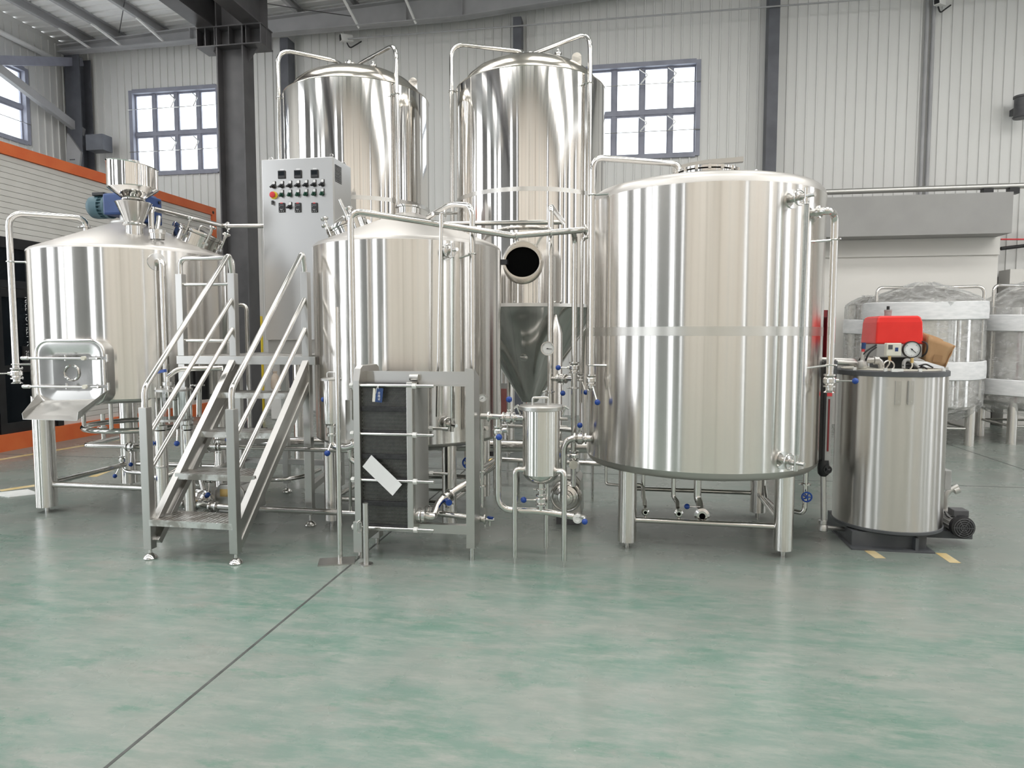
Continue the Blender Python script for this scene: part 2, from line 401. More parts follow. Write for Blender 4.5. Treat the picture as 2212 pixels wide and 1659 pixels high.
b.build('panel_ribs', 'cream_panel', wr, 0)['kind'] = 'stuff'
DE = [(-3.0, -2.5, 0, 6.8), (-.4, 0, 0, 6.8), (1.8, 2.5, 0, 6.8), (4.8, 5.2, 0, 6.8), (8.4, 9.4, 0, 6.8)]
we = sheet('wall_right', 'x', 'cream_panel', DE, WY0, WY1, WX1, topw, .04)
b = MB(); y = 12.7
while y > WY0:
    if not any(h[0] - .06 < y < h[1] + .02 for h in DE): b.box(WX1-.03, WX1, y, y+.035, 0, topw(0)-.1)
    y -= PW
b.build('panel_ribs', 'wall_panel', we, 0)['kind'] = 'stuff'
# dark steel jambs of the doorways behind and beside the viewer
n = 0
for (hs, kind, c, s_) in ((DW, 'x', WX0, 1), (DR, 'y', WY0, 1), (DE, 'x', WX1, -1)):
    for (a, e, z0, z1) in hs:
        n += 1; b = MB()
        for (u0, u1, v0, v1) in ((a-.14, a, 0, z1+.12), (e, e+.14, 0, z1+.12), (a, e, z1, z1+.12)):
            if kind == 'x': b.box(c - .05, c + .07, u0, u1, v0, v1)
            else: b.box(u0, u1, c - .05, c + .07, v0, v1)
        dn = struct(b.build('door_%d' % n, 'column_dark', None, 0))
        lv = {WX0: (a - .14 - {-3.6: .2, -.3: 1.6, 3.2: 1.7}.get(a, 1), a - .14), WX1: (a - .14 - .5, a - .14), WY0: (e + .14, e + .14 + {-9.4: 3.5, -4.85: 1.1}.get(e, .2))}[c]
        if kind == 'x': MB().box(min(c + .07*s_, c + .09*s_), max(c + .07*s_, c + .09*s_), lv[0], lv[1], .05, z1).build('sliding_leaf', 'shutter_grey', dn, 0)   # grey leaf parked beside the opening
        else: MB().box(lv[0], lv[1], c + .07, c + .09, .05, z1).build('sliding_leaf', 'shutter_grey', dn, 0)
x = -2.8
while x < 11.8:
    MB().box(x, x + random.choice((.04, .06, .12)), WY0, WY0 + .04, 0, 7.0).build('cover_strip', random.choice(('seam_brown', 'plank_gap', 'wall_panel')), wr, 0); x += random.uniform(.5, 1.3)
y = -3.8
while y < 8:
    if not any(h[0] - .9 < y < h[1] + .3 for h in DE): MB().box(WX1 - .04, WX1, y, y + random.uniform(.08, .4), 0, 6.8).build('cover_strip', random.choice(('seam_brown', 'shutter_grey', 'wall_panel')), we, 0)
    y += random.uniform(.6, 1.2)

# roof sheet with ribs running across the hall, purlins, rafter
b = MB()
prof = []; y = WY0 - .1
while y < WY1 + .1:
    prof += [(y, 0), (y+.14, 0), (y+.155, .035), (y+.195, .035), (y+.21, 0)]; y += .21
for (xa, xb) in ((WX0-.1, RIDGE), (RIDGE, WX1+.1)):
    za, zb = roof_z(xa), roof_z(xb)
    b.rings([[V(xa, y, za + h) for y, h in prof], [V(xb, y, zb + h) for y, h in prof]], False, False, False)
ce = struct(b.build('ceiling', 'roof_sheet', None, 0))
pu = MB().prism([(-.035, 0, 0), (.035, 0, 0), (.035, 0, -.02), (-.02, 0, -.02), (-.02, 0, -.15), (.035, 0, -.15), (.035, 0, -.17), (-.035, 0, -.17)], (0, 1, 0)).build('purlin', 'beam_grey', None, 0)
pme = pu.data; bpy.data.objects.remove(pu)
pxs = [-10.75, -10.05, -9.1, -8.1, -7.15, -6.2, -5.1, -4.0] + [-2.9 + 1.1*k for k in range(13)]
for x in pxs: share('purlin', pme, ce, (x, WY0 + .1, roof_z(x) - .005), (1, WY1 - WY0 - .25, 1))
# gable rafter along the back wall
b = MB(); RY0, RY1 = 12.42, 12.62; low = [(WX0 + .15, 7.20), (-3.05, 7.27), (-.4, 7.47), (RIDGE, 7.6), (6, 7.4), (WX1 - .1, 7.1)]
for (xa, za), (xb, zb) in zip(low, low[1:]):
    b.prism([(xa, RY1 - .09, za), (xb, RY1 - .09, zb), (xb, RY1 - .09, roof_z(xb) - .18), (xa, RY1 - .09, roof_z(xa) - .18)], (0, .012, 0))
    b.prism([(xa, RY0, za), (xb, RY0, zb), (xb, RY0, zb + .016), (xa, RY0, za + .016)], (0, .2, 0))
    b.prism([(xa, RY0, roof_z(xa) - .2), (xb, RY0, roof_z(xb) - .2), (xb, RY0, roof_z(xb) - .18), (xa, RY0, roof_z(xa) - .18)], (0, .2, 0))
for x in (-8.4, -4.05, -3.0): b.box(x - .006, x + .006, RY0, RY1 - .09, 7.27, roof_z(x) - .2)
rf = b.build('rafter', 'beam_grey', ce, 0)
b = MB()
for x in (-10.75, -10.05, -9.1, -5.1, -4.0): MB().bar((x, 11.85, roof_z(x) - .17), (x + .12, 12.5, 7.24), .035, .035).build('fly_brace', 'roof_sheet', rf, 0)
MB().tube([(-8.6, 11, roof_z(-8.6) - .12), (-9.9, 12.4, roof_z(-9.9) - .12)], .008).build('tie_rod', 'column_dark', ce)
MB().tube([A(565, 6, 10.2), A(665, 22, 11.6), A(760, 35, 12.4)], .008).build('tie_rod', 'column_dark', ce)

# windows
def window(name, W, plane, c, cols):
    a, e, z0, z1 = W
    def bx(b, u0, u1, v0, v1, d0, d1):
        if plane == 'y': b.box(u0, u1, c + d0, c + d1, v0, v1)
        else: b.box(c - d1, c - d0, u0, u1, v0, v1)
        return b
    b = MB(); fw = .06
    for r in ((a-.02, a+fw, z0, z1), (e-fw, e+.02, z0, z1), (a+fw, e-fw, z0-.02, z0+fw), (a+fw, e-fw, z1-fw, z1+.02)): bx(b, *r, -.06, .10)
    o = struct(b.build(name, 'frame_blue', None, 0))
    zm = (z0+z1)/2 - .02; st = (e-a)/cols
    for k in range(1, cols): bx(MB(), a+k*st-.035, a+k*st+.035, z0+fw, z1-fw, .02, .08).build('mullion', 'frame_blue', o, 0)
    bx(MB(), a+fw, e-fw, zm-.035, zm+.035, .015, .085).build('transom', 'frame_blue', o, 0)
    for k in range(cols):
        for (v0, v1) in ((z0+fw, zm-.035), (zm+.035, z1-fw)):
            u0, u1 = a+k*st+(.035 if k else fw), a+(k+1)*st-(.035 if k < cols-1 else fw)
            sb = MB()
            for r in ((u0, u0+.025, v0, v1), (u1-.025, u1, v0, v1), (u0+.025, u1-.025, v0, v0+.03), (u0+.025, u1-.025, v1-.03, v1)): bx(sb, *r, .035, .065)
            bx(MB(), u0+.02, u1-.02, v0+.02, v1-.02, .046, .052).build('pane', 'glass', o, 0)
            sb.build('sash', 'frame_blue', o, 0)
    # opener rods and folding stays on the room side
    for zz in (z0 + .30*(z1-z0) - .05, z0 + .77*(z1-z0)):
        r = MB()
        if plane == 'y':
            r.cyl((a - .02, c - .08, zz), (e + .02, c - .08, zz), .008, n=8)
            for k in (2, 3):
                u = a + k*st; r.tube([(u - .05, c - .1, zz + .26), (u + .09, c - .14, zz + .14), (u - .03, c - .1, zz)], .010, .01)
        else: r.cyl((c + .08, a, zz), (c + .08, e, zz), .008, n=8)
        r.build('opener_rod', 'fitting', o)
    return o
window('window_1', W1, 'y', WY1, 4); window('window_2', W2, 'y', WY1, 4); window('window_3', W3, 'x', WX0, 3)

# columns on the back wall
def hcol(name, label, x, y, wd, dp, z1, m, z0=0, tf=.02, web='x'):
    b = MB()
    b.box(x - wd/2, x - wd/2 + tf, y - dp/2, y + dp/2, z0, z1); b.box(x + wd/2 - tf, x + wd/2, y - dp/2, y + dp/2, z0, z1)
    b.box(x - wd/2 + tf, x + wd/2 - tf, y - .008, y + .008, z0, z1)
    return tag(b.build(name, m, None, 0), label, 'column')
x = A(1119, 200, 12.8).x; tag(MB().box(x-.075, x+.075, 12.68, 12.95, 0, 7.3).build('wall_column', 'column_blue', None, 0), 'slim dark steel wall column rising behind the taller fermenter with the oval manway', 'column')
x = A(622, 200, 12.8).x; tag(MB().box(x-.08, x+.08, 12.68, 12.95, 0, 7.25).build('wall_column', 'column_blue', None, 0), 'slim dark steel wall column behind the cleaning pipe of the plain fermenter', 'column')
x = A(1666, 200, 12.8).x; tag(MB().box(x-.09, x+.09, 12.68, 12.95, 0, 7.5).build('wall_column', 'column_blue', None, 0), 'slim dark steel wall column on the bare wall beside the white partition', 'column')
cr = thing('corner_column', 'dark steel corner column with a bracket box and braces', 'column', (-11.17, 12.75, 0))
MB().box(-11.34, -11.0, 12.6, 12.62, 0, 7.2).build('flange', 'column_blue', cr, 0)
MB().box(-11.34, -11.0, 12.9, 12.92, 0, 7.2).build('flange', 'column_blue', cr, 0)
MB().box(-11.18, -11.16, 12.62, 12.9, 0, 7.2).build('web', 'column_blue', cr, 0)
p0 = A(188, 292, 12.5); p1 = A(226, 324, 12.5)
MB().box(p0.x, p1.x, 12.46, 12.72, p1.z, p0.z).build('bracket_box', 'column_blue', cr, 0)
MB().prism([(-11.0, 12.55, 5.25), (-11.3, 12.55, 5.65), (-11.35, 12.55, 5.0), (-11.1, 12.55, 4.7)], (0, .05, 0)).build('gusset', 'beam_grey', cr, 0)
MB().bar(AX(175, 134, -11.2), AX(-120, 128, -11.2), .1, .16).build('brace', 'frame_blue', cr, 0)
MB().bar(AX(179, 287, -11.2), AX(-60, 105, -11.2), .1, .16).build('brace', 'beam_grey', cr, 0)
MB().bar(AX(160, 350, -11.2), AX(180, 318, -11.2), .12, .12).build('brace', 'column_blue', cr, 0)
tag(MB().tube([AX(158, 148, -11.395), AX(-120, 10, -11.395)], .05, n=14).build('gas_pipe', 'roof_sheet'), 'white painted pipe running high along the side wall', 'pipe')
# conduits and cameras
z = A(755, 83, 12.655).z
tag(MB().tube([A(752, 84, 12.655), V(9.0, 12.655, z)], .014).build('cable_conduit', 'beam_grey'), 'thin grey cable conduit running level across the top of the back wall', 'conduit')
x = A(2003, 200, 12.93).x
c = MB()
for k in (-1, 1): c.cyl((x + .05*k, 12.925, 3.2), (x + .05*k, 12.925, 7.6), .03, n=10)
tag(c.build('riser_conduit', 'beam_grey'), 'twin grey conduit rising straight up the bare wall above the grey fascia', 'conduit')
def cctv(px, py, label):
    p = A(px, py, 12.75); t = thing('security_camera', label, 'camera', p, 'security cameras under the roof')
    MB().bar(p + V(-.02, -.08, -.02), p + V(.14, .1, .02), .11, .13).build('body', 'white_plastic', t, 0, .01)
    MB().bar(p + V(-.03, -.085, -.022), p + V(-.015, -.075, -.02), .08, .1).build('lens', 'black', t, 0)
    MB().tube([p + V(.05, .05, -.05), p + V(.1, .08, -.16), p + V(.22, .15, -.06), p + V(.3, .18, 0)], .012).build('cable', 'rubber', t)
cctv(741, 83, 'small white security camera under the rafter at the conduit end above the plain fermenter'); cctv(2022, 3, 'small white security camera beside the twin riser conduit')
p = A(2207, 233, 12.7)
t = thing('wall_lamp', 'black cylindrical wall lamp with flared rims', 'lamp', p)
MB().lathe(p - ZA*.17, ZA, [(.11, 0), (.125, .02), (.11, .04), (.11, .32), (.125, .33), (.125, .36)], 20).build('body', 'dark_metal', t)
MB().box(p.x-.04, p.x+.04, p.y+.08, p.y+.29, p.z-.05, p.z+.05).build('bracket', 'dark_metal', t, 0)

# crane column with corbel and girders
x0, x1 = A(484, 300, 10).x, A(541, 300, 10).x; cx = (x0+x1)/2
cc = thing('crane_column', 'heavy black steel crane column with a bracket head carrying two girders', 'column', (cx, 10, 0))
MB().box(x0, x0+.022, 9.85, 10.15, 0, 7.7).build('flange', 'column_dark', cc, 0)
MB().box(x1-.022, x1, 9.85, 10.15, 0, 7.7).build('flange', 'column_dark', cc, 0)
MB().box(x0+.022, x1-.022, 9.99, 10.01, 0, 7.7).build('web', 'column_dark', cc, 0)
MB().box(x0-.05, x1+.05, 9.8, 10.2, 0, .03).build('base_plate', 'column_dark', cc, 0)
ca, cb = A(437, 80, 10).x, A(577, 80, 10).x; cz0, cz1 = A(505, 98, 9.85).z, A(505, 54, 9.85).z
b = MB().box(ca, cb, 9.83, 10.17, cz0, cz0+.018).box(ca, cb, 9.83, 10.17, cz1-.018, cz1)
for k in (ca+.01, ca+.15, x0-.015, cx, x1, cb-.26, cb-.02): b.box(k-.007, k+.007, 9.84, 10.16, cz0+.018, cz1-.018)
b.box(ca, x0, 9.99, 10.01, cz0+.018, cz1-.018).box(x1, cb, 9.99, 10.01, cz0+.018, cz1-.018)
b.prism([(x0, 9.99, cz0), (x0, 9.99, cz0-.2), (x0-.13, 9.99, cz0)], (0, .02, 0)).prism([(x1, 9.99, cz0), (x1, 9.99, cz0-.2), (x1+.16, 9.99, cz0)], (0, .02, 0))
b.build('corbel', 'column_dark', cc, 0)
for (xa, xb, nm) in ((ca+.02, ca+.3, 'long dark crane girder resting on the bracket head, on the wall side of the column'), (x1+.012, cb-.03, 'long dark crane girder resting on the bracket head, on the tank side of the column')):
    g = thing('crane_girder', nm, 'girder', ((xa+xb)/2, 5, cz1))
    MB().box(xa, xb, -3.8, 10.12, cz1, cz1+.018).box(xa, xb, -3.8, 10.12, cz1+.55, cz1+.57).box((xa+xb)/2-.006, (xa+xb)/2+.006, -3.8, 10.12, cz1+.018, cz1+.55).build('beam', 'column_dark', g, 0)
    b = MB()
    for yy in (10.1, 9.0, 7.5, 6.0, 4.5): MB().box(xa+.01, xb-.01, yy-.006, yy+.006, cz1+.018, cz1+.55).build('stiffener', 'column_dark', g, 0)
    MB().box((xa+xb)/2-.03, (xa+xb)/2+.03, -3.8, 10.0, cz1+.57, cz1+.65).build('rail', 'dark_metal', g, 0)

# site office with orange frame, pale boarding and black glazed doors
BX, BYA, BY1, DY = -8.0, 6.0, 12.5, AX(137, 850, -8.0).y
of = thing('site_office', 'pale boarded site office with orange steel frame and black glazed doors', 'building', (BX, 8, 0))
MB().box(BX-.12, BX, BYA, BY1, 3.87, 4.02).build('top_beam', 'orange', of, 0)
MB().box(BX-.12, BX, BY1-.13, BY1, .22, 3.87).build('corner_post', 'orange', of, 0)
MB().box(BX-.14, BX+.01, BYA, BY1, 0, .22).build('base_beam', 'orange', of, 0)
MB().box(-11.0, BX-.12, BYA, BYA+.1, .0, 4.0).build('end_wall', 'plank', of, 0)
MB().box(-11.0, BX-.12, BY1-.12, BY1, .0, 4.02).build('end_wall', 'plank', of, 0)
MB().box(-11.0, BX-.12, BYA, BY1-.12, 3.9, 4.0).build('roof', 'plank', of, 0)
zz = 2.80
while zz < 3.86:
    h = min(.0765, 3.87-zz); MB().box(BX-.07, BX-.03, BYA, BY1-.13, zz, zz+h-.004).build('plank', 'plank', of, 0, .003, 1); zz += .0765
zz = .22
while zz < 2.79:
    h = min(.0765, 2.8-zz); MB().box(BX-.07, BX-.03, DY, BY1-.13, zz, zz+h-.004).build('plank', 'plank', of, 0, .003, 1); zz += .0765
MB().box(BX-.10, BX-.075, BYA, BY1-.13, .2, 3.9).build('backing', 'plank_gap', of, 0)
MB().cyl((BX-.01, BY1-.1, 3.92), (BX+.004, BY1-.1, 3.92), .03, n=12).build('lifting_hole', 'black', of)
b = MB().box(BX-.08, BX-.01, BYA, DY, 2.66, 2.80).box(BX-.08, BX-.02, BYA, DY, 2.14, 2.24).box(BX-.08, BX-.01, DY-.1, DY, .22, 2.66)
b.build('door_frame', 'black', of, 0)
MB().box(BX-.05, BX-.04, BYA, DY-.1, 2.24, 2.66).build('transom_pane', 'glass_black', of, 0)
yd = DY - .1
for k in range(2):
    y1, y0 = yd - k*.9, yd - (k+1)*.9
    d = MB().box(BX-.07, BX-.03, y0+.01, y0+.11, .22, 2.13).box(BX-.07, BX-.03, y1-.11, y1-.01, .22, 2.13).box(BX-.07, BX-.03, y0+.11, y1-.11, .22, .36).box(BX-.07, BX-.03, y0+.11, y1-.11, 1.02, 1.12).box(BX-.07, BX-.03, y0+.11, y1-.11, 2.02, 2.13).build('door_leaf', 'black', of, 0)
    MB().box(BX-.055, BX-.045, y0+.11, y1-.11, .36, 1.02).build('pane', 'glass_black', d, 0)
    MB().box(BX-.055, BX-.045, y0+.11, y1-.11, 1.12, 2.02).build('pane', 'glass_black', d, 0)
    MB().tube([(BX-.03, y1-.06, .95), (BX+.02, y1-.06, .97), (BX+.02, y1-.06, 1.22), (BX-.03, y1-.06, 1.24)], .009).build('door_pull', 'dark_metal', d)
pt = AX(55, 641, BX); text('lettering', 'NICE TO MEET YOU', 'paper', of, (BX - .012, pt.y, pt.z), (0, 0, -1), (0, 1, 0), .085)
q0, q1 = AX(51, 748, BX), AX(66, 785, BX)
sg = MB().box(BX-.03, BX-.005, q0.y, q1.y, q1.z, q0.z).build('number_plate', 'black', of, 0)
text('lettering', '25', 'paper', of, (BX-.004, q0.y+.03, (q0.z+q1.z)/2+.005), (0, 1, 0), (0, 0, 1), .07); text('lettering', '28', 'paper', of, (BX-.004, q0.y+.03, (q0.z+q1.z)/2-.055), (0, 1, 0), (0, 0, 1), .07)

# white partition with grey fascia on the right
pw = thing('partition_wall', 'plain white partition wall with a deep grey fascia band', 'wall', (5, 12.4, 0))
xr = A(2158, 520, 12.4).x; zf0, zf1 = A(2188, 503, 11.9).z, A(2188, 414, 11.9).z
MB().box(2.4, xr, 12.4, 12.5, 0, zf0+.05).build('wall_board', 'partition_white', pw, 0)
MB().box(2.4, A(2188, 450, 11.9).x, 11.9, 12.55, zf0, zf1).build('fascia', 'fascia_grey', pw, 0)
MB().box(2.4, xr, 12.36, 12.4, zf0-.28, zf0).build('head_strip', 'partition_white', pw, 0)
tp = thing('overhead_pipe', 'long steel pipe lying along the top of the grey fascia', 'pipe', (5, 12.2, zf1+.07))
MB().tube([(2.0, 12.1, A(2000, 408, 12.1).z), (9.5, 12.1, A(2000, 408, 12.1).z)], .045, n=14).build('tube', 'dull', tp)
for px in (2132, 2188):
    x = A(px, 408, 12.1).x; MB().box(x-.07, x+.07, 12.04, 12.16, zf1, A(2000, 408, 12.1).z - .035).build('saddle', 'black', tp, 0)
tag(MB().tube([A(2162, 517, 12.8), A(2320, 517, 12.8)], .014).build('red_hose', 'red_label'), 'thin red hose strung along the wall beside the white partition', 'hose')
tag(MB().tube([A(2162, 537, 12.75), A(2212, 531, 12.75), A(2330, 520, 12.75)], .03).build('black_hose', 'rubber'), 'thick black hose sagging along the wall beside the white partition', 'hose')
tag(MB().box(A(2166, 560, 12.8).x, 9.0, 12.55, 12.9, 0, A(2180, 582, 12.6).z).build('side_ledge', 'plank', None, 0), 'pale boxed ledge at the wall past the white partition', 'ledge')
fc = thing('fire_cabinet', 'dark red open steel door frame standing behind the broad tank', 'cabinet', (A(1788, 800, 8.6).x, 8.6, 0))
xa, xb, zt = A(1764, 700, 8.6).x, A(1796, 700, 8.6).x, A(1788, 670, 8.6).z
MB().box(xa-.5, xb, 8.56, 8.6, zt-.08, zt).box(xb-.06, xb, 8.56, 8.9, 0, zt).box(xa-.5, xa-.44, 8.56, 8.9, 0, zt).build('frame', 'dark_red', fc, 0)
MB().box(xa-.44, xb-.06, 8.72, 8.74, 0, zt-.08).build('back_panel', 'hole', fc, 0)
# yellow post and clutter by the crane column

# ================================================================== TANKS
def pol(c, az, r, z): return V(c[0] + r*sin(radians(az)), c[1] - r*cos(radians(az)), z)
def pold(az): return V(sin(radians(az)), -cos(radians(az)), 0)
def legs(t, pts, r, z1, brace=None, m='tank_brushed', br=.019, z0=.05, sides=((0, 1), (1, 3), (3, 2), (2, 0))):
    for (x, y) in pts:
        l = MB().cyl((x, y, z0), (x, y, z1), r, n=28).build('leg', m, t)
        MB().cyl((x, y, 0), (x, y, z0 + .004), .018, n=12).build('foot_pin', 'fitting', l)
    if brace:
        for i, j in sides:
            a, b_ = V(*pts[i], brace), V(*pts[j], brace); d = (b_-a).normalized()
            MB().cyl(a + d*r*.9, b_ - d*r*.9, br, n=14).build('brace', 'pipe', t)
def weldband(t, c, R, z0, z1): MB().lathe((c[0], c[1], z0), ZA, [(R+.0012, 0), (R+.0012, z1-z0)], 128, False, False).build('weld_band', 'weld_band', t)
def manway(t, p, n, r, h, hinge, m='pipe', knobs=4, handle=True):
    """round manway on a sloping cone: neck, lid with rim, swing bolts, hinge, grip"""
    p, n = Vector(p), Vector(n).normalized(); e = (Vector(hinge) - n*Vector(hinge).dot(n)).normalized(); s_ = n.cross(e)
    nk = MB().lathe(p - n*r*.35, n, [(r, 0), (r, h + r*.35), (r*1.06, h + r*.35), (r*1.06, h + r*.35 + .012), (r*.9, h + r*.35 + .012)], 40, False, False).build('manway_neck', m, t)
    q = p + n*(h + .016)
    MB().lathe(q - n*.004, n, [(r*1.0, 0), (r*1.0, .006)], 40).build('gasket', 'rubber', nk)
    ld = MB().lathe(q, n, [(r*1.06, 0), (r*1.08, .012), (r*1.06, .03), (r*.8, .034), (r*.4, .05), (.002, .056)], 40).build('lid', m, t)
    for k in range(knobs):
        a = radians(-70 + 140*k/(knobs-1)) if knobs > 1 else 0
        d = (-e)*cos(a) + s_*sin(a); b0 = q + d*r*1.15 - n*.06; b1 = q + d*r*1.15 + n*.075
        w_ = MB().cyl(b0, b1, .008, n=8); w_.bar(q + d*r*1.0 - n*.055, q + d*r*1.22 - n*.055, .03, .02, n)
        w_.lathe(b1 - n*.005, n, [(.012, 0), (.012, .02), (.03, .024), (.033, .036), (.026, .044)], 12)
        w_.build('swing_bolt', 'fitting', ld)
    b = MB().cyl(q + e*r*1.18 - s_*r*.35 + n*.01, q + e*r*1.18 + s_*r*.35 + n*.01, .024, n=16)
    b.bar(q + e*r*.3 + n*.045, q + e*r*1.2 + n*.02, .04, .014, n)
    b.build('hinge', 'fitting', ld)
    if handle: MB().tube([q - e*r*.3 - s_*.07 + n*.035, q - e*r*.3 - s_*.07 + n*.085, q - e*r*.3 + s_*.07 + n*.085, q - e*r*.3 + s_*.07 + n*.035], .008, .02).build('grip', 'fitting', ld)
    return nk
def sight_tube(t, top, bot, out):
    """level gauge: flange plates on the shell, tees and a glass tube in a slim steel channel"""
    for p in (top, bot):
        p = Vector(p); o = Vector(out); q = p + o*.11
        f = MB().lathe(p - o*.01, o, [(.06, 0), (.06, .018), (.022, .02), (.022, .05), (.038, .052), (.038, .066), (.02, .068), (.02, .12)], 24).build('gauge_port', 'fitting', t)
        sgn = -1 if p is not None and Vector(top) == p else 1
        MB().cyl(q - ZA*.05, q + ZA*.05, .014, n=12).cyl(q, q + o*.055 + V(.01, 0, 0), .013, n=12).lathe(q + ZA*.035*sgn, ZA, [(.02, 0), (.02, .016)], 12).build('gauge_tee', 'fitting', f)
        MB().torus(p + o*.06, o, .047, .006, 20, 6).build('clamp_ring', 'fitting', f)
    a, b_ = Vector(top) + Vector(out)*.11, Vector(bot) + Vector(out)*.11
    MB().cyl(a - ZA*.05, b_ + ZA*.05, .011, n=12).build('sight_tube', 'sight_glass', t)
    u = Vector(out).cross(ZA).normalized()
    MB().bar(a - ZA*.05 - u*.012, b_ + ZA*.05 - u*.012, .009, .03, out).build('gauge_guard', 'pipe', t)
def bracket(t, p, q, r):
    MB().cyl(p, q, .008, n=8).torus(q, ZA, r+.004, .006, 18, 6).cyl(q + frame_of((Vector(q)-Vector(p)))[0]*r, q + frame_of((Vector(q)-Vector(p)))[0]*(r+.035), .006, n=8).build('pipe_bracket', 'fitting', t)

# ---- hot liquor tank (right)
HC, HR = (.5485, 5.34), .847
ht = thing('hot_liquor_tank', 'wide flat-topped steel tank on four legs with a level gauge, the broadest vessel', 'tank', (*HC, 0))
MB().lathe((*HC, .62), ZA, [(HR, 0), (HR, .45), (HR, .9), (HR, 1.4), (HR, 1.85)], 128, False, False).build('shell', 'tank_brushed', ht)
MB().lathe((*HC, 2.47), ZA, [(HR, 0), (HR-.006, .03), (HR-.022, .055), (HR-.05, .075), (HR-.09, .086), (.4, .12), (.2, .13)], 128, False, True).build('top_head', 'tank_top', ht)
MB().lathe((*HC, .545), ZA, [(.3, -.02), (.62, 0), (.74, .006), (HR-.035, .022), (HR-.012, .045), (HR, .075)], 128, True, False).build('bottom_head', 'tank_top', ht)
weldband(ht, HC, HR, 1.505, 1.565)
legs(ht, [(.02, 4.845), (1.07, 4.825), (.02, 5.86), (1.09, 5.85)], .065, .62, .205)
mp = V(HC[0] + .02, HC[1], 2.58); nk = MB().lathe(mp, ZA, [(.215, 0), (.215, .10), (.232, .10), (.232, .115)], 40, False, False).build('manway_neck', 'pipe', ht)
ld = MB().lathe(mp + ZA*.118, ZA, [(.225, 0), (.238, .008), (.238, .022), (.222, .028), (.15, .05), (.002, .062)], 40).build('lid', 'pipe', ht)
k = MB()
for i in range(16):
    a = 2*pi*i/16; MB().cbox(mp + V(.232*cos(a), .232*sin(a), .128), .02, .02, .03).build('clip', 'fitting', ld, 0)
arm = [A(1457, 367, 5.34), A(1490, 358, 5.34), A(1530, 351, 5.34), A(1570, 348, 5.34), A(1605, 345, 5.34)]
b = MB()
for p, q in zip(arm, arm[1:]): b.bar(p, q, .035, .045, YA)
b.cyl(arm[2] - ZA*.09, arm[2] + ZA*.01, .022, n=12); b.bar(A(1456, 362, 5.34), A(1459, 385, 5.34), .03, .02); b.build('lid_arm', 'satin', ld)
b = MB().cyl(A(1597, 377, 5.34), A(1630, 375, 5.34), .008, n=8).lathe(A(1628, 375, 5.34), V(1, 0, .1), [(.012, 0), (.028, .01), (.03, .022), (.02, .03)], 12); b.cbox(A(1600, 377, 5.34), .035, .03, .04); b.build('lid_bolt', 'fitting', ld)
# cleaning pipe on the left
pc = pol(HC, -59.5, HR + .075, 0); zt, zb = A(1318, 338, pc.y).z, A(1318, 812, pc.y).z
MB().tube([(pc.x, pc.y, zb), (pc.x, pc.y, zt), A(1472, 355, 5.25), V(.36, 5.3, 2.6)], .0215, .09).build('cleaning_pipe', 'pipe', ht)
for py in (420, 789): z = A(1318, py, pc.y).z; bracket(ht, pol(HC, -54, HR - .01, z), V(pc.x, pc.y, z), .0215)
valve((pc.x, pc.y, zb - .03), ZA, .02, V(.32, -.35, -1), .17, ht)
MB().lathe((pc.x, pc.y, zb - .10), ZA, [(.036, 0), (.022, .012), (.022, .04)], 16).build('hose_end', 'fitting', ht)
sight_tube(ht, pol(HC, 34.5, HR, A(1682, 431, 4.64).z), pol(HC, 33, HR, A(1668, 993, 4.64).z), pold(34))
# overflow pipe on the right
p0 = pol(HC, 49.6, HR, A(1733, 460, 4.79).z); o_ = pold(49.6); q = pol(HC, 59, HR + .085, 0); zb = A(1754, 812, q.y).z
MB().lathe(p0 - o_*.01, o_, [(.062, 0), (.062, .012), (.024, .014), (.024, .04), (.04, .042), (.04, .058), (.024, .06)], 24).build('overflow_port', 'fitting', ht)
MB().tube([p0 + o_*.03, p0 + o_*.10, V(q.x, q.y, p0.z), V(q.x, q.y, zb)], .0245, .075).build('overflow_pipe', 'pipe', ht)
for py in (519, 788): z = A(1757, py, q.y).z; bracket(ht, pol(HC, 48, HR - .01, z - .02), V(q.x, q.y, z), .0245)
valve((q.x, q.y, zb - .03), ZA, .022, V(1, -.15, .0), .155, ht)
MB().lathe((q.x, q.y, zb - .11), ZA, [(.04, 0), (.024, .014), (.024, .04)], 16).build('hose_end', 'fitting', ht)
# outlets below
for (px, py, sx, sz, r) in ((1394, 1105, 1389, 1046, .014), (1466, 1108, 1455, 1046, .016), (1516, 1113, 1507, 1048, .027)):
    e = A(px, py, 4.9); s0 = A(sx, sz, 5.05); s0.z = .53
    MB().tube([s0 + ZA*.03, V(s0.x, s0.y, A(sx, sz + 28, 5.05).z), e + V(0, .12, .05), e + V(0, .07, 0), e], r, .05).build('outlet_pipe', 'pipe', ht)
    MB().lathe(s0 + ZA*-.01, ZA, [(r*1.0, 0), (r*1.7, .004), (r*1.7, .02), (r, .024)], 16).build('clamp', 'fitting', ht)
    f = MB().lathe(e + V(0, .01, 0), -YA, [(r*1.1, 0), (r*1.95, .006), (r*1.95, .026), (r*1.3, .034), (r*1.3, .04)], 20).build('outlet_fitting', 'fitting', ht)
    MB().lathe(e + V(0, -.031, 0), -YA, [(r*.8, 0), (r*.8, .001)], 16).build('bore', 'hole', f)
    MB().cyl(e - ZA*r*1.7, V(e.x, 4.84, .215), .010, n=8).build('outlet_stay', 'fitting', ht)
e = A(1512, 1095, 4.92); MB().cyl(e, A(1486, 1094, 4.9), .006, n=8).build('handle', 'fitting', ht); MB().ball(A(1484, 1094, 4.9), .02).build('knob', 'knob_blue', ht)
MB().tube([A(1309, 1022, 5.1) + ZA*.09, A(1309, 1046, 5.1), A(1345, 1049, 5.0)], .011, .03).build('vent_pipe', 'pipe', ht)
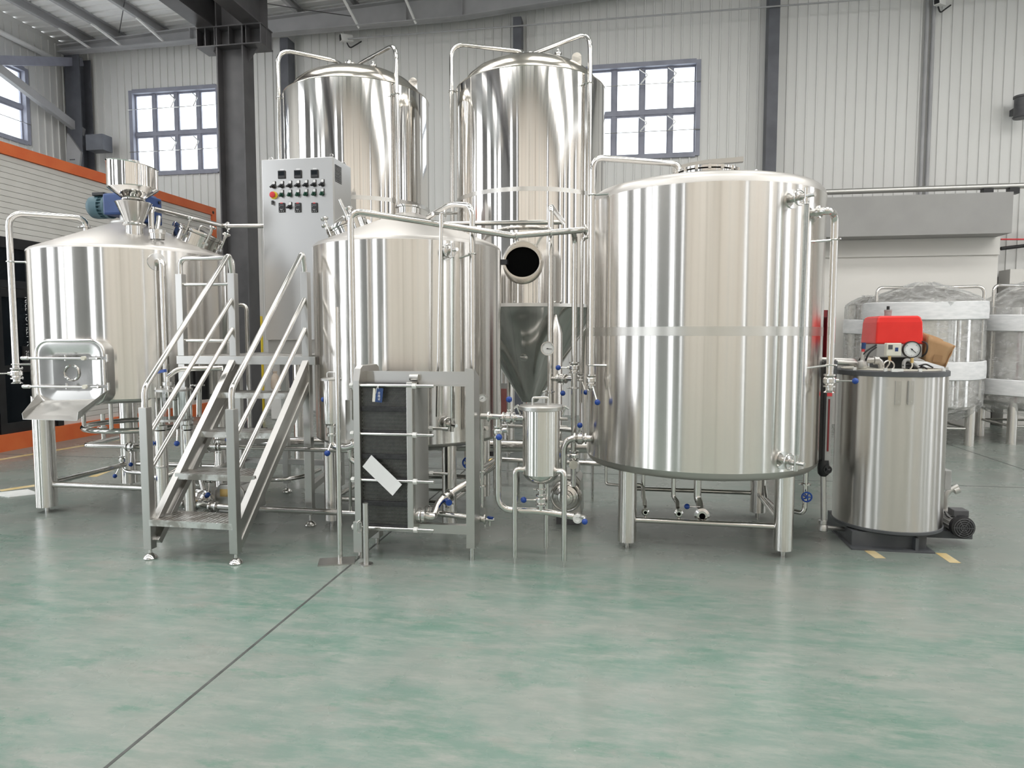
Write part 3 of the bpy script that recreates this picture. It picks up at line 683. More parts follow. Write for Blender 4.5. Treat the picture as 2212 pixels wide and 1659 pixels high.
MB().tube([A(1370, 1047, 5.02), A(1389, 1048, 5.02), A(1392, 1092, 4.95)], .013, .03).build('vent_pipe', 'pipe', ht)
sv = A(1741, 1012, 5.25); MB().tube([sv + ZA*.1, V(sv.x, sv.y, A(1741, 1098, 5.25).z), A(1733, 1108, 5.25), A(1712, 1104, 5.3)], .018, .05).build('steam_return', 'pipe', ht)
clamp(A(1741, 1046, 5.25), ZA, .02, ht)
wv = A(1742, 1073, 5.2); hw = MB().cyl(wv + V(0, .05, 0), wv - V(0, .02, 0), .012, n=10).torus(wv - V(0, .01, 0), YA, .034, .006, 20, 6)
for a in range(5): hw.cyl(wv - V(0, .01, 0), wv + V(.034*cos(a*1.257), -.01, .034*sin(a*1.257)), .005, n=6)
hw.build('hand_wheel', 'knob_blue', ht)
MB().tube([A(1652, 1050, 5.6), A(1656, 1078, 5.55), A(1690, 1112, 5.0)], .012, .04).build('vent_pipe', 'pipe', ht)

# ---- brew kettle (middle)
KC, KR, KZ0, KZ1 = (-1.80, 5.53), .77, .70, 2.205
kt = thing('brew_kettle', 'steel brew kettle with a conical top and a short open chimney flange', 'tank', (*KC, 0))
MB().lathe((*KC, KZ0), ZA, [(KR, 0), (KR, .5), (KR, 1.0), (KR, KZ1-KZ0)], 128, False, False).build('shell', 'tank_brushed', kt)
def conez(r, R, z1, rise): return z1 + .035 + (R - .025 - r)/(R - .025 - .09)*rise
KRISE = .275
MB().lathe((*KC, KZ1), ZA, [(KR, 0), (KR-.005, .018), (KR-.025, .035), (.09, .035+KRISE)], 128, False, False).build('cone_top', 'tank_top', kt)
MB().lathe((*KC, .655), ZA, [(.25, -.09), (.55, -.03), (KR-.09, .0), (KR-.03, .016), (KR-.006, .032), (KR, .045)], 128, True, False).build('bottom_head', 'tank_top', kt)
ch = MB().lathe((*KC, KZ1+.03+KRISE), ZA, [(.088, 0), (.088, .052), (.105, .054), (.105, .066), (.092, .068)], 36, False, False).build('chimney', 'pipe', kt)
legs(kt, [(-2.29, 5.03), (-1.33, 5.03), (-2.29, 6.03), (-1.27, 6.04)], .056, .70, .22)
p = pol(KC, -88, .50, conez(.50, KR, KZ1, KRISE)); n_ = V(-.36, -.05, .93)
manway(kt, p, n_, .165, .055, V(.5, .85, .1), knobs=3)
# swing bolt and lamp housing on the kettle shoulder
p = pol(KC, -52, .42, conez(.42, KR, KZ1, KRISE)); MB().lathe(p - V(-.2, 0, .9)*.03, V(-.3, -.05, .95), [(.07, 0), (.07, .09), (.085, .092), (.085, .12), (.06, .14)], 24).build('lamp_glass', 'pipe', kt)
MB().cyl(p + V(-.06, -.05, .05), p + V(-.13, -.06, .21), .013, n=10).build('lamp_arm', 'fitting', kt)
# sight gauge and side pipe
sight_tube(kt, pol(KC, 39, KR, A(955, 465, 4.9).z - .26), pol(KC, 38, KR, A(943, 915, 4.9).z), pold(39))
q = pol(KC, 52, KR + .07, 0); zt = A(990, 445, q.y).z
MB().tube([A(925, 470, 5.35), A(975, 440, 5.15), V(q.x, q.y, zt), V(q.x, q.y, A(985, 930, q.y).z)], .0225, .08).build('side_pipe', 'pipe', kt)
z = A(990, 549, q.y).z; bracket(kt, pol(KC, 47, KR - .01, z - .03), V(q.x, q.y, z), .0225)
MB().tube([A(935, 462, 4.77), A(986, 460, q.y)], .012).build('gauge_link', 'pipe', kt); clamp(A(962, 461, 4.86), XA, .016, kt); MB().tube([A(953, 463, 4.77), A(953, 490, 4.77)], .017).build('gauge_drop', 'pipe', kt)
MB().tube([A(953, 480, 4.77), A(945, 900, 4.77)], .0135).build('gauge_tube', 'pipe', kt)
gauge(A(1042, 860, 5.02), (.25, -1, 0), .032, kt, pol(KC, 70, KR, A(1042, 860, 5.05).z))
MB().cyl(A(1040, 925, 5.05), A(1052, 925, 5.0), .016, n=12).build('port', 'fitting', kt)
for (a, bq) in (((-2.57, 5.25), .0),): pass
MB().tube([pol(KC, -20, .5, .68), pol(KC, -10, .62, .30), V(-2.05, 4.95, .30)], .02, .06).build('drain_pipe', 'pipe', kt)

# ---- mash tun (left)
MC, MR, MZ0, MZ1, MRISE = (-4.37, 5.53), .79, 1.0, 2.20, .285
mt = thing('mash_tun', 'steel mash tun with a conical top, spent grain door and stout legs', 'tank', (*MC, 0))
MB().lathe((*MC, MZ0), ZA, [(MR, 0), (MR, .4), (MR, .8), (MR, MZ1-MZ0)], 128, False, False).build('shell', 'tank_brushed', mt)
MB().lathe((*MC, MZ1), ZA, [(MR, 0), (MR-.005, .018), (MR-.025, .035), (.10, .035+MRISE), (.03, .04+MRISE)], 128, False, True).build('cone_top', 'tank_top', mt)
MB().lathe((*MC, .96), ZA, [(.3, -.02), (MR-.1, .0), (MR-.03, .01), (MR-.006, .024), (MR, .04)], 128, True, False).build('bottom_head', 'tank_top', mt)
legs(mt, [(-4.89, 5.04), (-3.86, 5.04), (-4.87, 6.02), (-3.86, 6.03)], .082, 1.0, .24, br=.024)
p = V(-3.87, 5.70, 0); rr = hypot(p.x - MC[0], p.y - MC[1]); p.z = conez(rr, MR, MZ1, MRISE); d = V(p.x - MC[0], p.y - MC[1], 0).normalized()
manway(mt, p, V(d.x*.38, d.y*.38, .92), .20, .075, V(-.9, .2, .3), knobs=4)
# agitator drive
sp = V(MC[0], MC[1], 2.49)
MB().lathe(sp, ZA, [(.16, 0), (.16, .02), (.09, .03), (.09, .10)], 24).build('drive_mount', 'dull', mt)
g0, g1 = A(252, 422, 5.53), A(350, 470, 5.53)
gb = MB().box(MC[0]-.19, MC[0]+.19, 5.42, 5.64, g1.z+.02, g0.z).build('gearbox', 'gear_blue', mt, 0, .018)
MB().box(MC[0]+.15, MC[0]+.215, 5.40, 5.66, g1.z-.05, g0.z-.02).build('cover_plate', 'gear_blue', gb, 0, .01)
b = MB()
for (dy, dz) in ((-.09, .04), (.09, .04), (-.09, .2), (.09, .2)): b.cyl((MC[0]+.215, 5.53+dy, g1.z+dz-.05), (MC[0]+.224, 5.53+dy, g1.z+dz-.05), .014, n=8)
b.build('bolt', 'black', gb)
mx0, mx1 = A(199, 448, 5.53).x, MC[0] - .19; mz = (A(200, 424, 5.53).z + A(200, 473, 5.53).z)/2; mr = .098
mo = MB().cyl((mx0+.10, 5.53, mz), (mx1, 5.53, mz), mr*.86, n=28).lathe((mx1-.03, 5.53, mz), XA, [(mr*1.05, 0), (mr*1.05, .03)], 28).build('motor', 'motor_teal', mt)
for k in range(20):
    a = 2*pi*k/20; u = V(0, cos(a), sin(a)); MB().bar(V(mx0+.11, 5.53, mz) + u*mr*.93, V(mx1-.03, 5.53, mz) + u*mr*.93, .007, mr*.2, u).build('cooling_fin', 'motor_teal', mo, 0)
MB().lathe((mx0, 5.53, mz), XA, [(mr*.8, 0), (mr*.98, .02), (mr*1.04, .05), (mr*1.04, .12), (mr*.9, .125)], 28).build('fan_cover', 'motor_teal', mo)
MB().box((mx0+mx1)/2-.03, (mx0+mx1)/2+.09, 5.45, 5.61, mz+mr*.9, mz+mr*1.2).build('terminal_box', 'black', mo, 0, .006)
# grist hopper
hp = A(291, 505, 5.2); hx, hy = hp.x, 5.2
def hz(py): return A(291, py, hy).z
MB().lathe((hx, hy, hz(516)), ZA, [(.068, 0), (.068, hz(488)-hz(516)), (.082, hz(487)-hz(516)), (.082, hz(484)-hz(516)), (.07, hz(483)-hz(516))], 28).build('grist_inlet', 'pipe', mt)
MB().torus((hx, hy, hz(485.5)), ZA, .078, .012, 28, 8).build('clamp_ring', 'fitting', mt)
MB().lathe((hx, hy, hz(483)), ZA, [(.066, 0), (.137, hz(440)-hz(483)), (.142, hz(439)-hz(483)), (.136, hz(438)-hz(483))], 36, False, False).build('funnel', 'pipe', mt)
MB().lathe((hx, hy, hz(445)), ZA, [(.07, 0), (.07, hz(431)-hz(445))], 28).build('sight_collar', 'sight_glass', mt)
MB().torus((hx, hy, hz(433)), ZA, .078, .013, 28, 8).torus((hx, hy, hz(443)), ZA, .07, .01, 28, 8).build('clamp_ring', 'fitting', mt)
hop = MB().lathe((hx, hy, hz(432)), ZA, [(.07, 0), (.085, .005), (.19, hz(409)-hz(432)), (.192, hz(407)-hz(432))], 40, False, False)
n = 40; z0 = hz(407); zt0 = hz(361)
hop.rings([[V(hx + .192*cos(2*pi*j/n), hy + .192*sin(2*pi*j/n), z0) for j in range(n)], [V(hx + .192*cos(2*pi*j/n), hy + .192*sin(2*pi*j/n), zt0 - .026*(.78*cos(2*pi*j/n) + .62*sin(2*pi*j/n))) for j in range(n)],
           [V(hx + .198*cos(2*pi*j/n), hy + .198*sin(2*pi*j/n), zt0 + .008 - .026*(.78*cos(2*pi*j/n) + .62*sin(2*pi*j/n))) for j in range(n)], [V(hx + .184*cos(2*pi*j/n), hy + .184*sin(2*pi*j/n), zt0 + .008 - .026*(.78*cos(2*pi*j/n) + .62*sin(2*pi*j/n))) for j in range(n)],
           [V(hx + .184*cos(2*pi*j/n), hy + .184*sin(2*pi*j/n), z0 + .01) for j in range(n)]], True, False, False)
hop.build('hopper', 'tank_mirror', mt, 20)
MB().lathe((hx - .06, hy + .1, hz(372)), ZA, [(.03, 0), (.03, .1), (.045, .105), (.045, .12)], 16).build('hopper_vent', 'fitting', mt)
# funnel inlet beside it
fp = A(340, 512, 5.15); MB().lathe(fp - ZA*.02, ZA, [(.055, 0), (.058, .045), (.064, .05), (.064, .075), (.052, .078), (.05, .04)], 28, False, False).build('inlet_ring', 'fitting', mt)
MB().cyl(fp + ZA*.06, A(343, 468, 5.2), .018, n=14).build('inlet_pipe', 'pipe', mt)
# cleaning pipe
cp = V(-5.075, 4.985, 0); zt = A(37, 458, cp.y).z; zb = A(45, 795, cp.y).z
e = A(186, 475, 5.45); ze = conez(hypot(e.x - MC[0], e.y - MC[1]), MR, MZ1, MRISE)
MB().tube([V(cp.x, cp.y, zb), V(cp.x, cp.y, zt), V(e.x, e.y, zt + .02), V(e.x, e.y, ze - .02)], .0255, .12).build('cleaning_pipe', 'pipe', mt)
clamp(V(e.x, e.y, ze + .08), ZA, .026, mt)
for py in (565, 787): z = A(42, py, cp.y).z; bracket(mt, pol(MC, -50, MR - .01, z), V(cp.x, cp.y, z), .0255)
valve(V(cp.x, cp.y, zb - .045), ZA, .024, V(-.85, -.55, 0), .2, mt)
MB().lathe(V(cp.x, cp.y, zb - .13), ZA, [(.045, 0), (.026, .016), (.026, .05)], 16).build('hose_end', 'fitting', mt)
# overflow pipe at the front
p0 = pol(MC, 51, MR, A(331, 566, 5.03).z); o_ = pold(51); q = pol(MC, 51, MR + .075, 0)
MB().lathe(p0 - o_*.006, o_, [(.075, 0), (.07, .01), (.024, .012), (.024, .02)], 28).build('port_plate', 'fitting', mt)
MB().tube([p0, p0 + o_*.075 + V(.015, .01, 0), V(q.x + .015, q.y + .01, A(345, 850, 5.0).z)], .0255, .07).build('wort_pipe', 'pipe', mt)
# spent grain door, a rounded hatch on the side of the tun
DAZ, DF = 7.0, MR + .085
dn_, du_ = pold(DAZ), V(cos(radians(DAZ)), sin(radians(DAZ)), 0)
zc_ = A(150, 804.5, 4.66).z; dc = pol(MC, DAZ, DF, zc_); dw, dh = .268, .245
def L(x, dep, z): return dc + du_*x - dn_*dep + ZA*z
def rrect(w2, h2, r, dep, n=8):
    Q = []
    for (cx, cz, a0) in ((w2-r, h2-r, 0), (r-w2, h2-r, 90), (r-w2, r-h2, 180), (w2-r, r-h2, 270)):
        for k in range(n+1):
            a = radians(a0 + 90*k/n); Q.append(L(cx + r*cos(a), dep, cz + r*sin(a)))
    return Q
MB().rings([rrect(dw, dh, .09, .03), rrect(dw, dh, .09, .09), rrect(dw+.004, dh+.003, .09, .14), rrect(dw+.03, dh+.02, .10, .21)], True, False, False).build('door_neck', 'satin', mt)
dr = MB().rings([rrect(dw, dh, .10, .03), rrect(dw, dh, .10, .006), rrect(dw-.03, dh-.03, .08, 0), rrect(dw-.11, dh-.10, .03, .030)], True, True, True).build('grain_door', 'door_steel', mt)
rim = rrect(dw, dh, .10, .012); rim.append(rim[0])
MB().tube(rim, .016, .001, 10, 1).build('door_rim', 'pipe', dr)
MB().torus(L(-.005, .026, -.005), dn_, .058, .009, 32, 8, radians(-75), radians(255)).build('embossed_ring', 'pipe', dr)
for zz in (.112, -.108):
    b = MB().cyl(L(-dw-.07, -.035, zz), L(dw-.02, -.03, zz-.004), .0095, n=10)
    b.lathe(L(-dw-.09, -.035, zz), du_, [(.013, 0), (.017, .01), (.015, .055)], 10); b.cyl(L(-.01, -.03, zz-.02), L(-.01, -.03, zz+.025), .007, n=8); b.cyl(L(-dw+.03, -.03, zz), L(-dw+.03, .01, zz), .009, n=8)
    a = b.build('door_bar', 'fitting', mt)
    MB().bar(L(dw-.13, -.04, zz), L(dw+.035, .0, zz), .018, .024).cyl(L(dw+.035, 0, zz-.03), L(dw+.035, 0, zz+.03), .012, n=10).cyl(L(dw-.02, -.05, zz), L(dw, .02, zz), .008, n=8).build('hinge', 'fitting', a)
    MB().lathe(L(dw-.12, -.062, zz), -dn_, [(.017, 0), (.017, .028)], 10).build('wing_nut', 'ivory', a)
# discharge chute
q = [A(95, 862, 4.66), A(226, 858, 4.72), A(166, 908, 4.36), A(49, 905, 4.32)]
cm = MB()
mid = (q[2] + q[3])/2 + V(.02, .02, -.01)
cm.add([q[0], q[1], q[2], q[3], q[0]-ZA*.004, q[1]-ZA*.004, q[2]-ZA*.004, q[3]-ZA*.004], [(0, 1, 2, 3), (7, 6, 5, 4), (0, 3, 7, 4), (1, 5, 6, 2), (3, 2, 6, 7), (0, 4, 5, 1)])
l1, l2 = A(47, 893, 4.32), A(84, 848, 4.66); r1, r2 = A(168, 890, 4.36), A(238, 838, 4.74)
for (a, e, f, g) in ((q[3], q[0], l2, l1), (q[2], q[1], r2, r1)):
    nn = V(.004, 0, 0); cm.add([a, e, f, g, a+nn, e+nn, f+nn, g+nn], [(0, 1, 2, 3), (7, 6, 5, 4), (0, 4, 5, 1), (1, 5, 6, 2), (2, 6, 7, 3), (3, 7, 4, 0)])
cm.build('chute', 'satin', mt, 0)
# ring manifold underneath with its drops
MB().torus((*MC, .70), ZA, .43, .024, 48, 12).build('ring_manifold', 'pipe', mt)
for a in (-60, 10, 80, 170, 250): MB().cyl(pol(MC, a, .43, .70), pol(MC, a, .43, .97), .017, n=12).build('drop_pipe', 'pipe', mt)
zl = .42
b0, b1, b2 = AZ(310, 933, zl), AZ(183, 962, zl), AZ(330, 966, zl)
MB().tube([b0, b1, b2], .024, .05).build('collector_pipe', 'pipe', mt)
b3 = AZ(224, 952, zl); MB().cyl(V(b3.x, b3.y, zl), V(b3.x, b3.y, .70), .022, n=12).build('drop_pipe', 'pipe', mt); clamp(V(b3.x, b3.y, .56), ZA, .022, mt)
vp = AZ(284, 966, zl); valve(vp, XA, .024, V(.15, -.3, -1), .17, mt); MB().lathe(AZ(292, 946, zl) , V(.3, -1, .1), [(.03, 0), (.034, .01), (.034, .03)], 18).build('sight_port', 'white_plastic', mt)
lo = AZ(266, 990, .30); MB().tube([V(lo.x, lo.y, zl), V(lo.x, lo.y, .17), V(lo.x + .5, lo.y - .06, .165)], .023, .07).build('drain_pipe', 'pipe', mt)
valve(V(lo.x, lo.y, .285), ZA, .022, V(-.25, -.5, -1.0), .17, mt)

# ---- fermenters at the back
def fermenter(label, c, R, zs0, zs1, band, arms, dome, top, lugaz):
    t = thing('fermenter', label, 'tank', (*c, 0))
    MB().lathe((*c, zs0), ZA, [(R, 0), (R, .8), (R, 1.6), (R, zs1-zs0)], 128, False, False).build('shell', 'tank_mirror', t)
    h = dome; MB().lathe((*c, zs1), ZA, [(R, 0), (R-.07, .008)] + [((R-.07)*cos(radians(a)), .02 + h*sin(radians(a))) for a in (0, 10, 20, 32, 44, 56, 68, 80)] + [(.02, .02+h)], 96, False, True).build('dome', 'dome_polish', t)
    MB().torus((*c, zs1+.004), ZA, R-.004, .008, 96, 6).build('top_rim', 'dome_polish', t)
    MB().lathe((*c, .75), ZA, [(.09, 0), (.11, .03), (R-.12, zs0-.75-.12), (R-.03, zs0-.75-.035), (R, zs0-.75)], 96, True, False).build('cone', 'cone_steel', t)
    MB().cyl((*c, .5), (*c, .76), .05, n=20).build('outlet', 'pipe', t)
    weldband(t, c, R, band, band+.045)
    MB().lathe((*c, zs0-.02), ZA, [(R+.0015, 0), (R+.0015, .035)], 128, False, False).build('bottom_rim', 'weld_band', t)
    for k in range(4):
        az = 30 + 90*k; p = pol(c, az, R*.86, 0)
        l = MB().lathe((p.x, p.y, .05), ZA, [(.075, 0), (.075, zs0-.35), (.06, zs0-.28), (.03, zs0-.2), (.01, zs0-.12)], 24).build('leg', 'tank_brushed', t)
        MB().cyl((p.x, p.y, 0), (p.x, p.y, .054), .02, n=10).build('foot_pin', 'fitting', l)
    tp = zs1 + .02 + h
    for (px, s) in top:
        p = pol(c, px, s[0], tp - .02 - s[0]**2*.25)
        f = MB().lathe(p, ZA, [(s[1], 0), (s[1], s[2]), (s[1]*1.3, s[2]+.004), (s[1]*1.3, s[2]+.022), (s[1], s[2]+.024)], 20).build('top_fitting', 'pipe', t)
        MB().lathe(p + ZA*(s[2]+.024), ZA, [(s[1]*.6, 0), (s[1]*.5, .03), (.01, .04)], 12).build('cap', 'fitting', f)
    for pts in arms:
        MB().tube(pts, .0235, .17, 12, 8).build('cleaning_pipe', 'pipe', t)
    p = pol(c, lugaz, R*.8, zs1 + h*.5); MB().lathe(p + V(0, .01, .06), -YA, [(.05, 0), (.05, .02)], 16).cbox(p + V(0, 0, .02), .1, .02, .1).build('lifting_lug', 'dome_polish', t)
    return t
F1, F2, FR = (-3.143, 7.8), (-1.096, 7.8), .832
def armpts(c, az, ztop, zbot, inner):
    q = pol(c, az, FR + .05, 0); return [V(q.x, q.y, zbot), V(q.x, q.y, ztop), Vector(inner)]
zt2L = A(1000, 92, F2[1]).z
qL, qR = pol(F2, -78, FR+.05, 0), pol(F2, 52, FR+.05, 0)
arms2 = [[V(qL.x, qL.y, 1.2), V(qL.x, qL.y, A(1000, 92, qL.y).z), A(1125, 112, 7.78), A(1128, 112, 7.9)], [V(qR.x, qR.y, 1.2), V(qR.x, qR.y, A(1262, 70, qR.y).z), A(1150, 117, 7.75), A(1150, 130, 7.8)]]
f2 = fermenter('tall steel fermenter with an oval manway and green-tinted cone reflection', F2, FR, 1.83, 4.21, 2.975, arms2, .32, [(10, (.05, .045, .07)), (60, (.38, .03, .05))], 55)
qL, qR = pol(F1, -70, FR+.05, 0), pol(F1, 50, FR+.05, 0)
arms1 = [[V(qL.x, qL.y, 1.2), V(qL.x, qL.y, A(613, 105, qL.y).z), A(722, 131, 7.78), A(735, 138, 7.9)], [V(qR.x, qR.y, 1.2), V(qR.x, qR.y, A(845, 95, qR.y).z), A(782, 135, 7.85), A(770, 145, 7.9)]]
f1 = fermenter('tall steel fermenter standing behind the control cabinet', F1, FR, 1.83, 4.23, 2.96, arms1, .32, [(-20, (.12, .05, .07)), (60, (.3, .03, .04))], 95)
for (t, c, az, py, px) in ((f2, F2, -78, 195, 1000), (f2, F2, 52, 180, 1262), (f1, F1, -70, 210, 612), (f1, F1, 50, 203, 850)):
    q = pol(c, az, FR+.05, 0); z = A(px, py, q.y).z; bracket(t, pol(c, az-3, FR-.01, z), V(q.x, q.y, z), .0235)
# oval manway on the fermenter shell
az = 2.8; ctr = pol(F2, az, FR, A(1125, 567, 6.98).z); oo = pold(az); uu = V(cos(radians(az)), sin(radians(az)), 0)
def oval(rx, rz, off, n=40): return [ctr + oo*off + uu*rx*cos(2*pi*k/n) + ZA*rz*sin(2*pi*k/n) for k in range(n)]
mw = MB().rings([oval(.212, .232, -.03), oval(.202, .215, .028), oval(.188, .185, .034), oval(.174, .152, .03), oval(.170, .140, .0), oval(.170, .140, -.1)], True, False, False).build('manway_collar', 'dome_polish', f2)
MB().rings([oval(.172, .142, .012), oval(.172, .142, .004)]).build('manway_opening', 'hole', mw)
MB().bar(ctr - uu*.22 + oo*.03, ctr - uu*.15 + oo*.04, .06, .05).build('hinge', 'black', mw)
p = A(1130, 771, 7.35); 
MB().lathe(p + V(0, .12, .05), V(.05, -1, -.6), [(.03, 0), (.03, .1), (.045, .104), (.045, .12), (.03, .124)], 18).build('sample_port', 'fitting', f2)
for px in (1112, 1211): p = A(px, 652, 6.99); MB().lathe(p + V(0, .02, 0), -YA, [(.012, 0), (.018, .02), (.008, .05)], 10).build('stud', 'fitting', f2)

# ================================================================== STAIRS AND PLATFORM
st = thing('brewing_platform', 'steel stairs with tread plate steps and handrails up to a square deck', 'stairs', (-2.85, 4.9, 0))
SQ = .058
def post(x, y, z0, z1, nm='post', w_=SQ): return MB().box(x-w_/2, x+w_/2, y-w_/2, y+w_/2, z0, z1).build(nm, 'satin', st, 0, .003)
def foot(x, y, z0):
    return MB().lathe((x, y, 0), ZA, [(.042, 0), (.045, .006), (.038, .02), (.018, .036), (.011, .04), (.009, z0+.005)], 20).build('foot', 'fitting', st)
XL, XR, XLL = -3.165, -2.535, -3.535
for x in (XL, XR):
    post(x, 4.07, .07, 1.03); foot(x, 4.07, .07)
    xu = x + (.085 if x == XL else .07)
    MB().tube([(x, 4.07, 1.03), (x, 4.07, 1.155), (xu, 4.97, 2.15), (xu, 5.0, 2.0)], .020, .05).build('handrail', 'pipe', st)
    for (za, zb) in ((.86, 1.79), (.62, 1.56)): MB().tube([(x + .01, 4.10, za), (xu, 4.985, zb)], .017).build('mid_rail', 'pipe', st)
    # channel stringer
    for (ya, za, yb, zb, hgt) in ((4.10, .25, 5.0, 1.30, .05), (4.10, .11, 5.0, 1.13, .045)):
        xs = x + (.03 if x == XL else -.0); xe = xu - (.01 if x == XL else 0)
        MB().bar((xs, ya, za), (xe, yb, zb), .05, hgt).build('stringer', 'satin', st, 0, .002)
    sgn = 1 if x == XL else -1
    MB().prism([(x + .012, 4.10, .10), (xu + .012, 5.0, 1.12), (xu + .012, 5.0, 1.30), (x + .012, 4.10, .26)], (.006, 0, 0)).build('stringer_web', 'satin', st, 0)
for k, (z, y) in enumerate(((.275, 4.04), (.54, 4.295), (.802, 4.55), (1.07, 4.80))):
    f = (y-4.04)/.96; xa = XL + .02 + .07*f; xb = XR + .0 + .06*f
    b = MB().box(xa, xb, y, y+.25, z-.004, z).box(xa, xb, y, y+.004, z-.042, z-.004).box(xa, xb, y+.246, y+.25, z-.042, z-.004)
    b.build('tread', 'tread', st, 0)
DX0, DYA, DYB, DZ = -3.575, 4.98, 6.52, 1.345
dk = [(DX0, DYA), (-2.385, DYA), (-2.385, 5.03), (-2.64, 5.24), (-2.64, DYB), (DX0, DYB)]
zf = DZ - .065
for (x0, x1, y0, y1) in ((DX0, -2.385, DYA, DYA+.04), (DX0, -2.64, DYB-.04, DYB), (DX0, DX0+.04, DYA+.04, DYB-.04), (-2.68, -2.64, 5.25, DYB-.04)):
    MB().box(x0, x1, y0, y1, zf, DZ).build('deck_frame', 'satin', st, 0, .002)
MB().prism([(-2.43, DYA+.041, zf), (-2.386, DYA+.041, zf), (-2.641, 5.249, zf), (-2.68, 5.249, zf)], (0, 0, .063)).build('deck_frame', 'satin', st, 0)
MB().prism([(x*.98 - .06, 5.0 + (y - 5.0)*.97, DZ-.012) for x, y in dk], (0, 0, .010)).build('deck_plate', 'tread', st, 0)
for x in (XLL, XL+.085, XR+.07): post(x, 5.01, DZ, 2.0)
for (x, y, ft) in ((XLL, 5.01, 1), (XR+.07, 5.01, 1), (-3.70, 6.07, 1), (-3.22, 6.07, 1), (-2.67, 6.07, 1)):
    post(x, y, .09, DZ-.065, 'leg'); foot(x, y, .09)
zr = A(450, 557, 5.0).z
MB().tube([(XLL, 5.01, 2.0), (XLL, 5.01, zr), (XL+.085, 5.01, zr), (XL+.085, 5.01, 2.0)], .020, .06).build('handrail', 'pipe', st)
for py in (614, 736): z = A(450, py, 5.0).z; MB().tube([(XLL, 5.01, z), (XL+.085, 5.01, z)], .014).build('mid_rail', 'pipe', st)
q = A(533, 690, 6.4); p = A(517, 658, 6.35)
MB().tube([V(-4.06, 6.24, p.z), V(-4.0, 6.4, p.z), V(q.x, 6.4, p.z), V(q.x, 6.4, .5)], .02, .06).build('vent_pipe', 'pipe', mt)
for (a, e) in (((-3.22, 6.07, .30), (-2.67, 6.07, .30)), ((-2.465, 5.01, .30), (-2.67, 6.07, .30)), ((-3.70, 6.07, .30), (-3.22, 6.07, .30)), ((-3.535, 5.01, .30), (-3.70, 6.07, .30)), ((-3.535, 5.01, .55), (-3.22, 6.07, .55))):
    MB().bar(a, e, .05, .05).build('cross_bar', 'satin', st, 0, .002)

# ================================================================== CONTROL CABINET
CY = 6.05
cx0, cx1 = A(570, 540, CY).x, A(722, 540, CY).x; cz0, cz1 = DZ, A(650, 341, CY).z
cb = thing('control_cabinet', 'tall brushed steel control cabinet with meters, switches and a red stop button', 'cabinet', ((cx0+cx1)/2, CY+.2, cz0))
zpl = A(650, 735, CY).z
MB().box(cx0+.01, cx1-.01, CY+.02, CY+.40, cz0-.004, zpl).build('plinth', 'silver_plate', cb, 0)
MB().box(cx0, cx1, CY+.022, CY+.42, zpl, cz1).build('body', 'cabinet_steel', cb, 0, .004)
MB().box(cx0, cx1, CY, CY+.02, zpl+.004, cz1-.002).build('door', 'cabinet_steel', cb, 0, .004)
def P(px, py): return A(px, py, CY)
for i, px in enumerate((609, 644, 680)):
    p = P(px, 377.5 - i*1.0); d = MB().box(p.x-.037, p.x+.037, CY-.012, CY+.001, p.z-.037, p.z+.037).build('temperature_meter', 'black', cb, 0, .004)
    MB().box(p.x-.028, p.x+.028, CY-.0135, CY-.012, p.z-.008, p.z+.028).build('display', 'glass_black', d, 0)
    b = MB()
    for k in range(4): b.box(p.x-.026+k*.015, p.x-.018+k*.015, CY-.0135, CY-.012, p.z-.026, p.z-.018)
    b.build('keys', 'dark_metal', d, 0)
    MB().box(p.x-.018, p.x+.018, CY-.001, CY+.001, p.z+.040, p.z+.052).build('nameplate', 'paper', cb, 0)
def selector(px, py, knob):
    p = P(px, py); f = MB().box(p.x-.015, p.x+.015, CY-.010, CY+.001, p.z-.012, p.z+.044).build('switch', 'black', cb, 0, .003)
    MB().box(p.x-.012, p.x+.012, CY-.0115, CY-.010, p.z+.016, p.z+.041).build('legend', 'paper', f, 0)
    h = p + V(-.004, -.01, -.004)
    b = MB().lathe(h, -YA, [(.019, 0), (.018, .012), (.014, .018)], 16); dd = V(-.8, 0, -.5) if knob == 'black' else V(-.4, 0, -.75)
    b.bar(h - YA*.022 - dd*.018, h - YA*.022 + dd*.026, .012, .02, YA)
    b.build('knob', knob, f)
for i, px in enumerate((592.5, 610, 627.5, 645, 662.5, 680, 697.5)): selector(px, 402 - i*.75, 'black')
for i, px in enumerate((610, 627.5, 645, 662.5, 680, 697.5)): selector(px, 420.5 - i*.6, 'green_knob')
selector(627.5, 446.5, 'black')
p = P(592, 422); es = MB().lathe(p, -YA, [(.036, 0), (.036, .006), (.03, .008)], 24).build('stop_button', 'yellow', cb)
MB().lathe(p - YA*.008, -YA, [(.015, 0), (.015, .014), (.026, .018), (.028, .028), (.024, .034), (.01, .038)], 24).build('mushroom', 'red_knob', es)
p = P(590, 436); MB().lathe(p, -YA, [(.012, 0), (.012, .01)], 14).box(p.x-.004, p.x+.004, CY-.03, CY-.008, p.z-.03, p.z+.006).build('lock_key', 'dark_metal', cb)
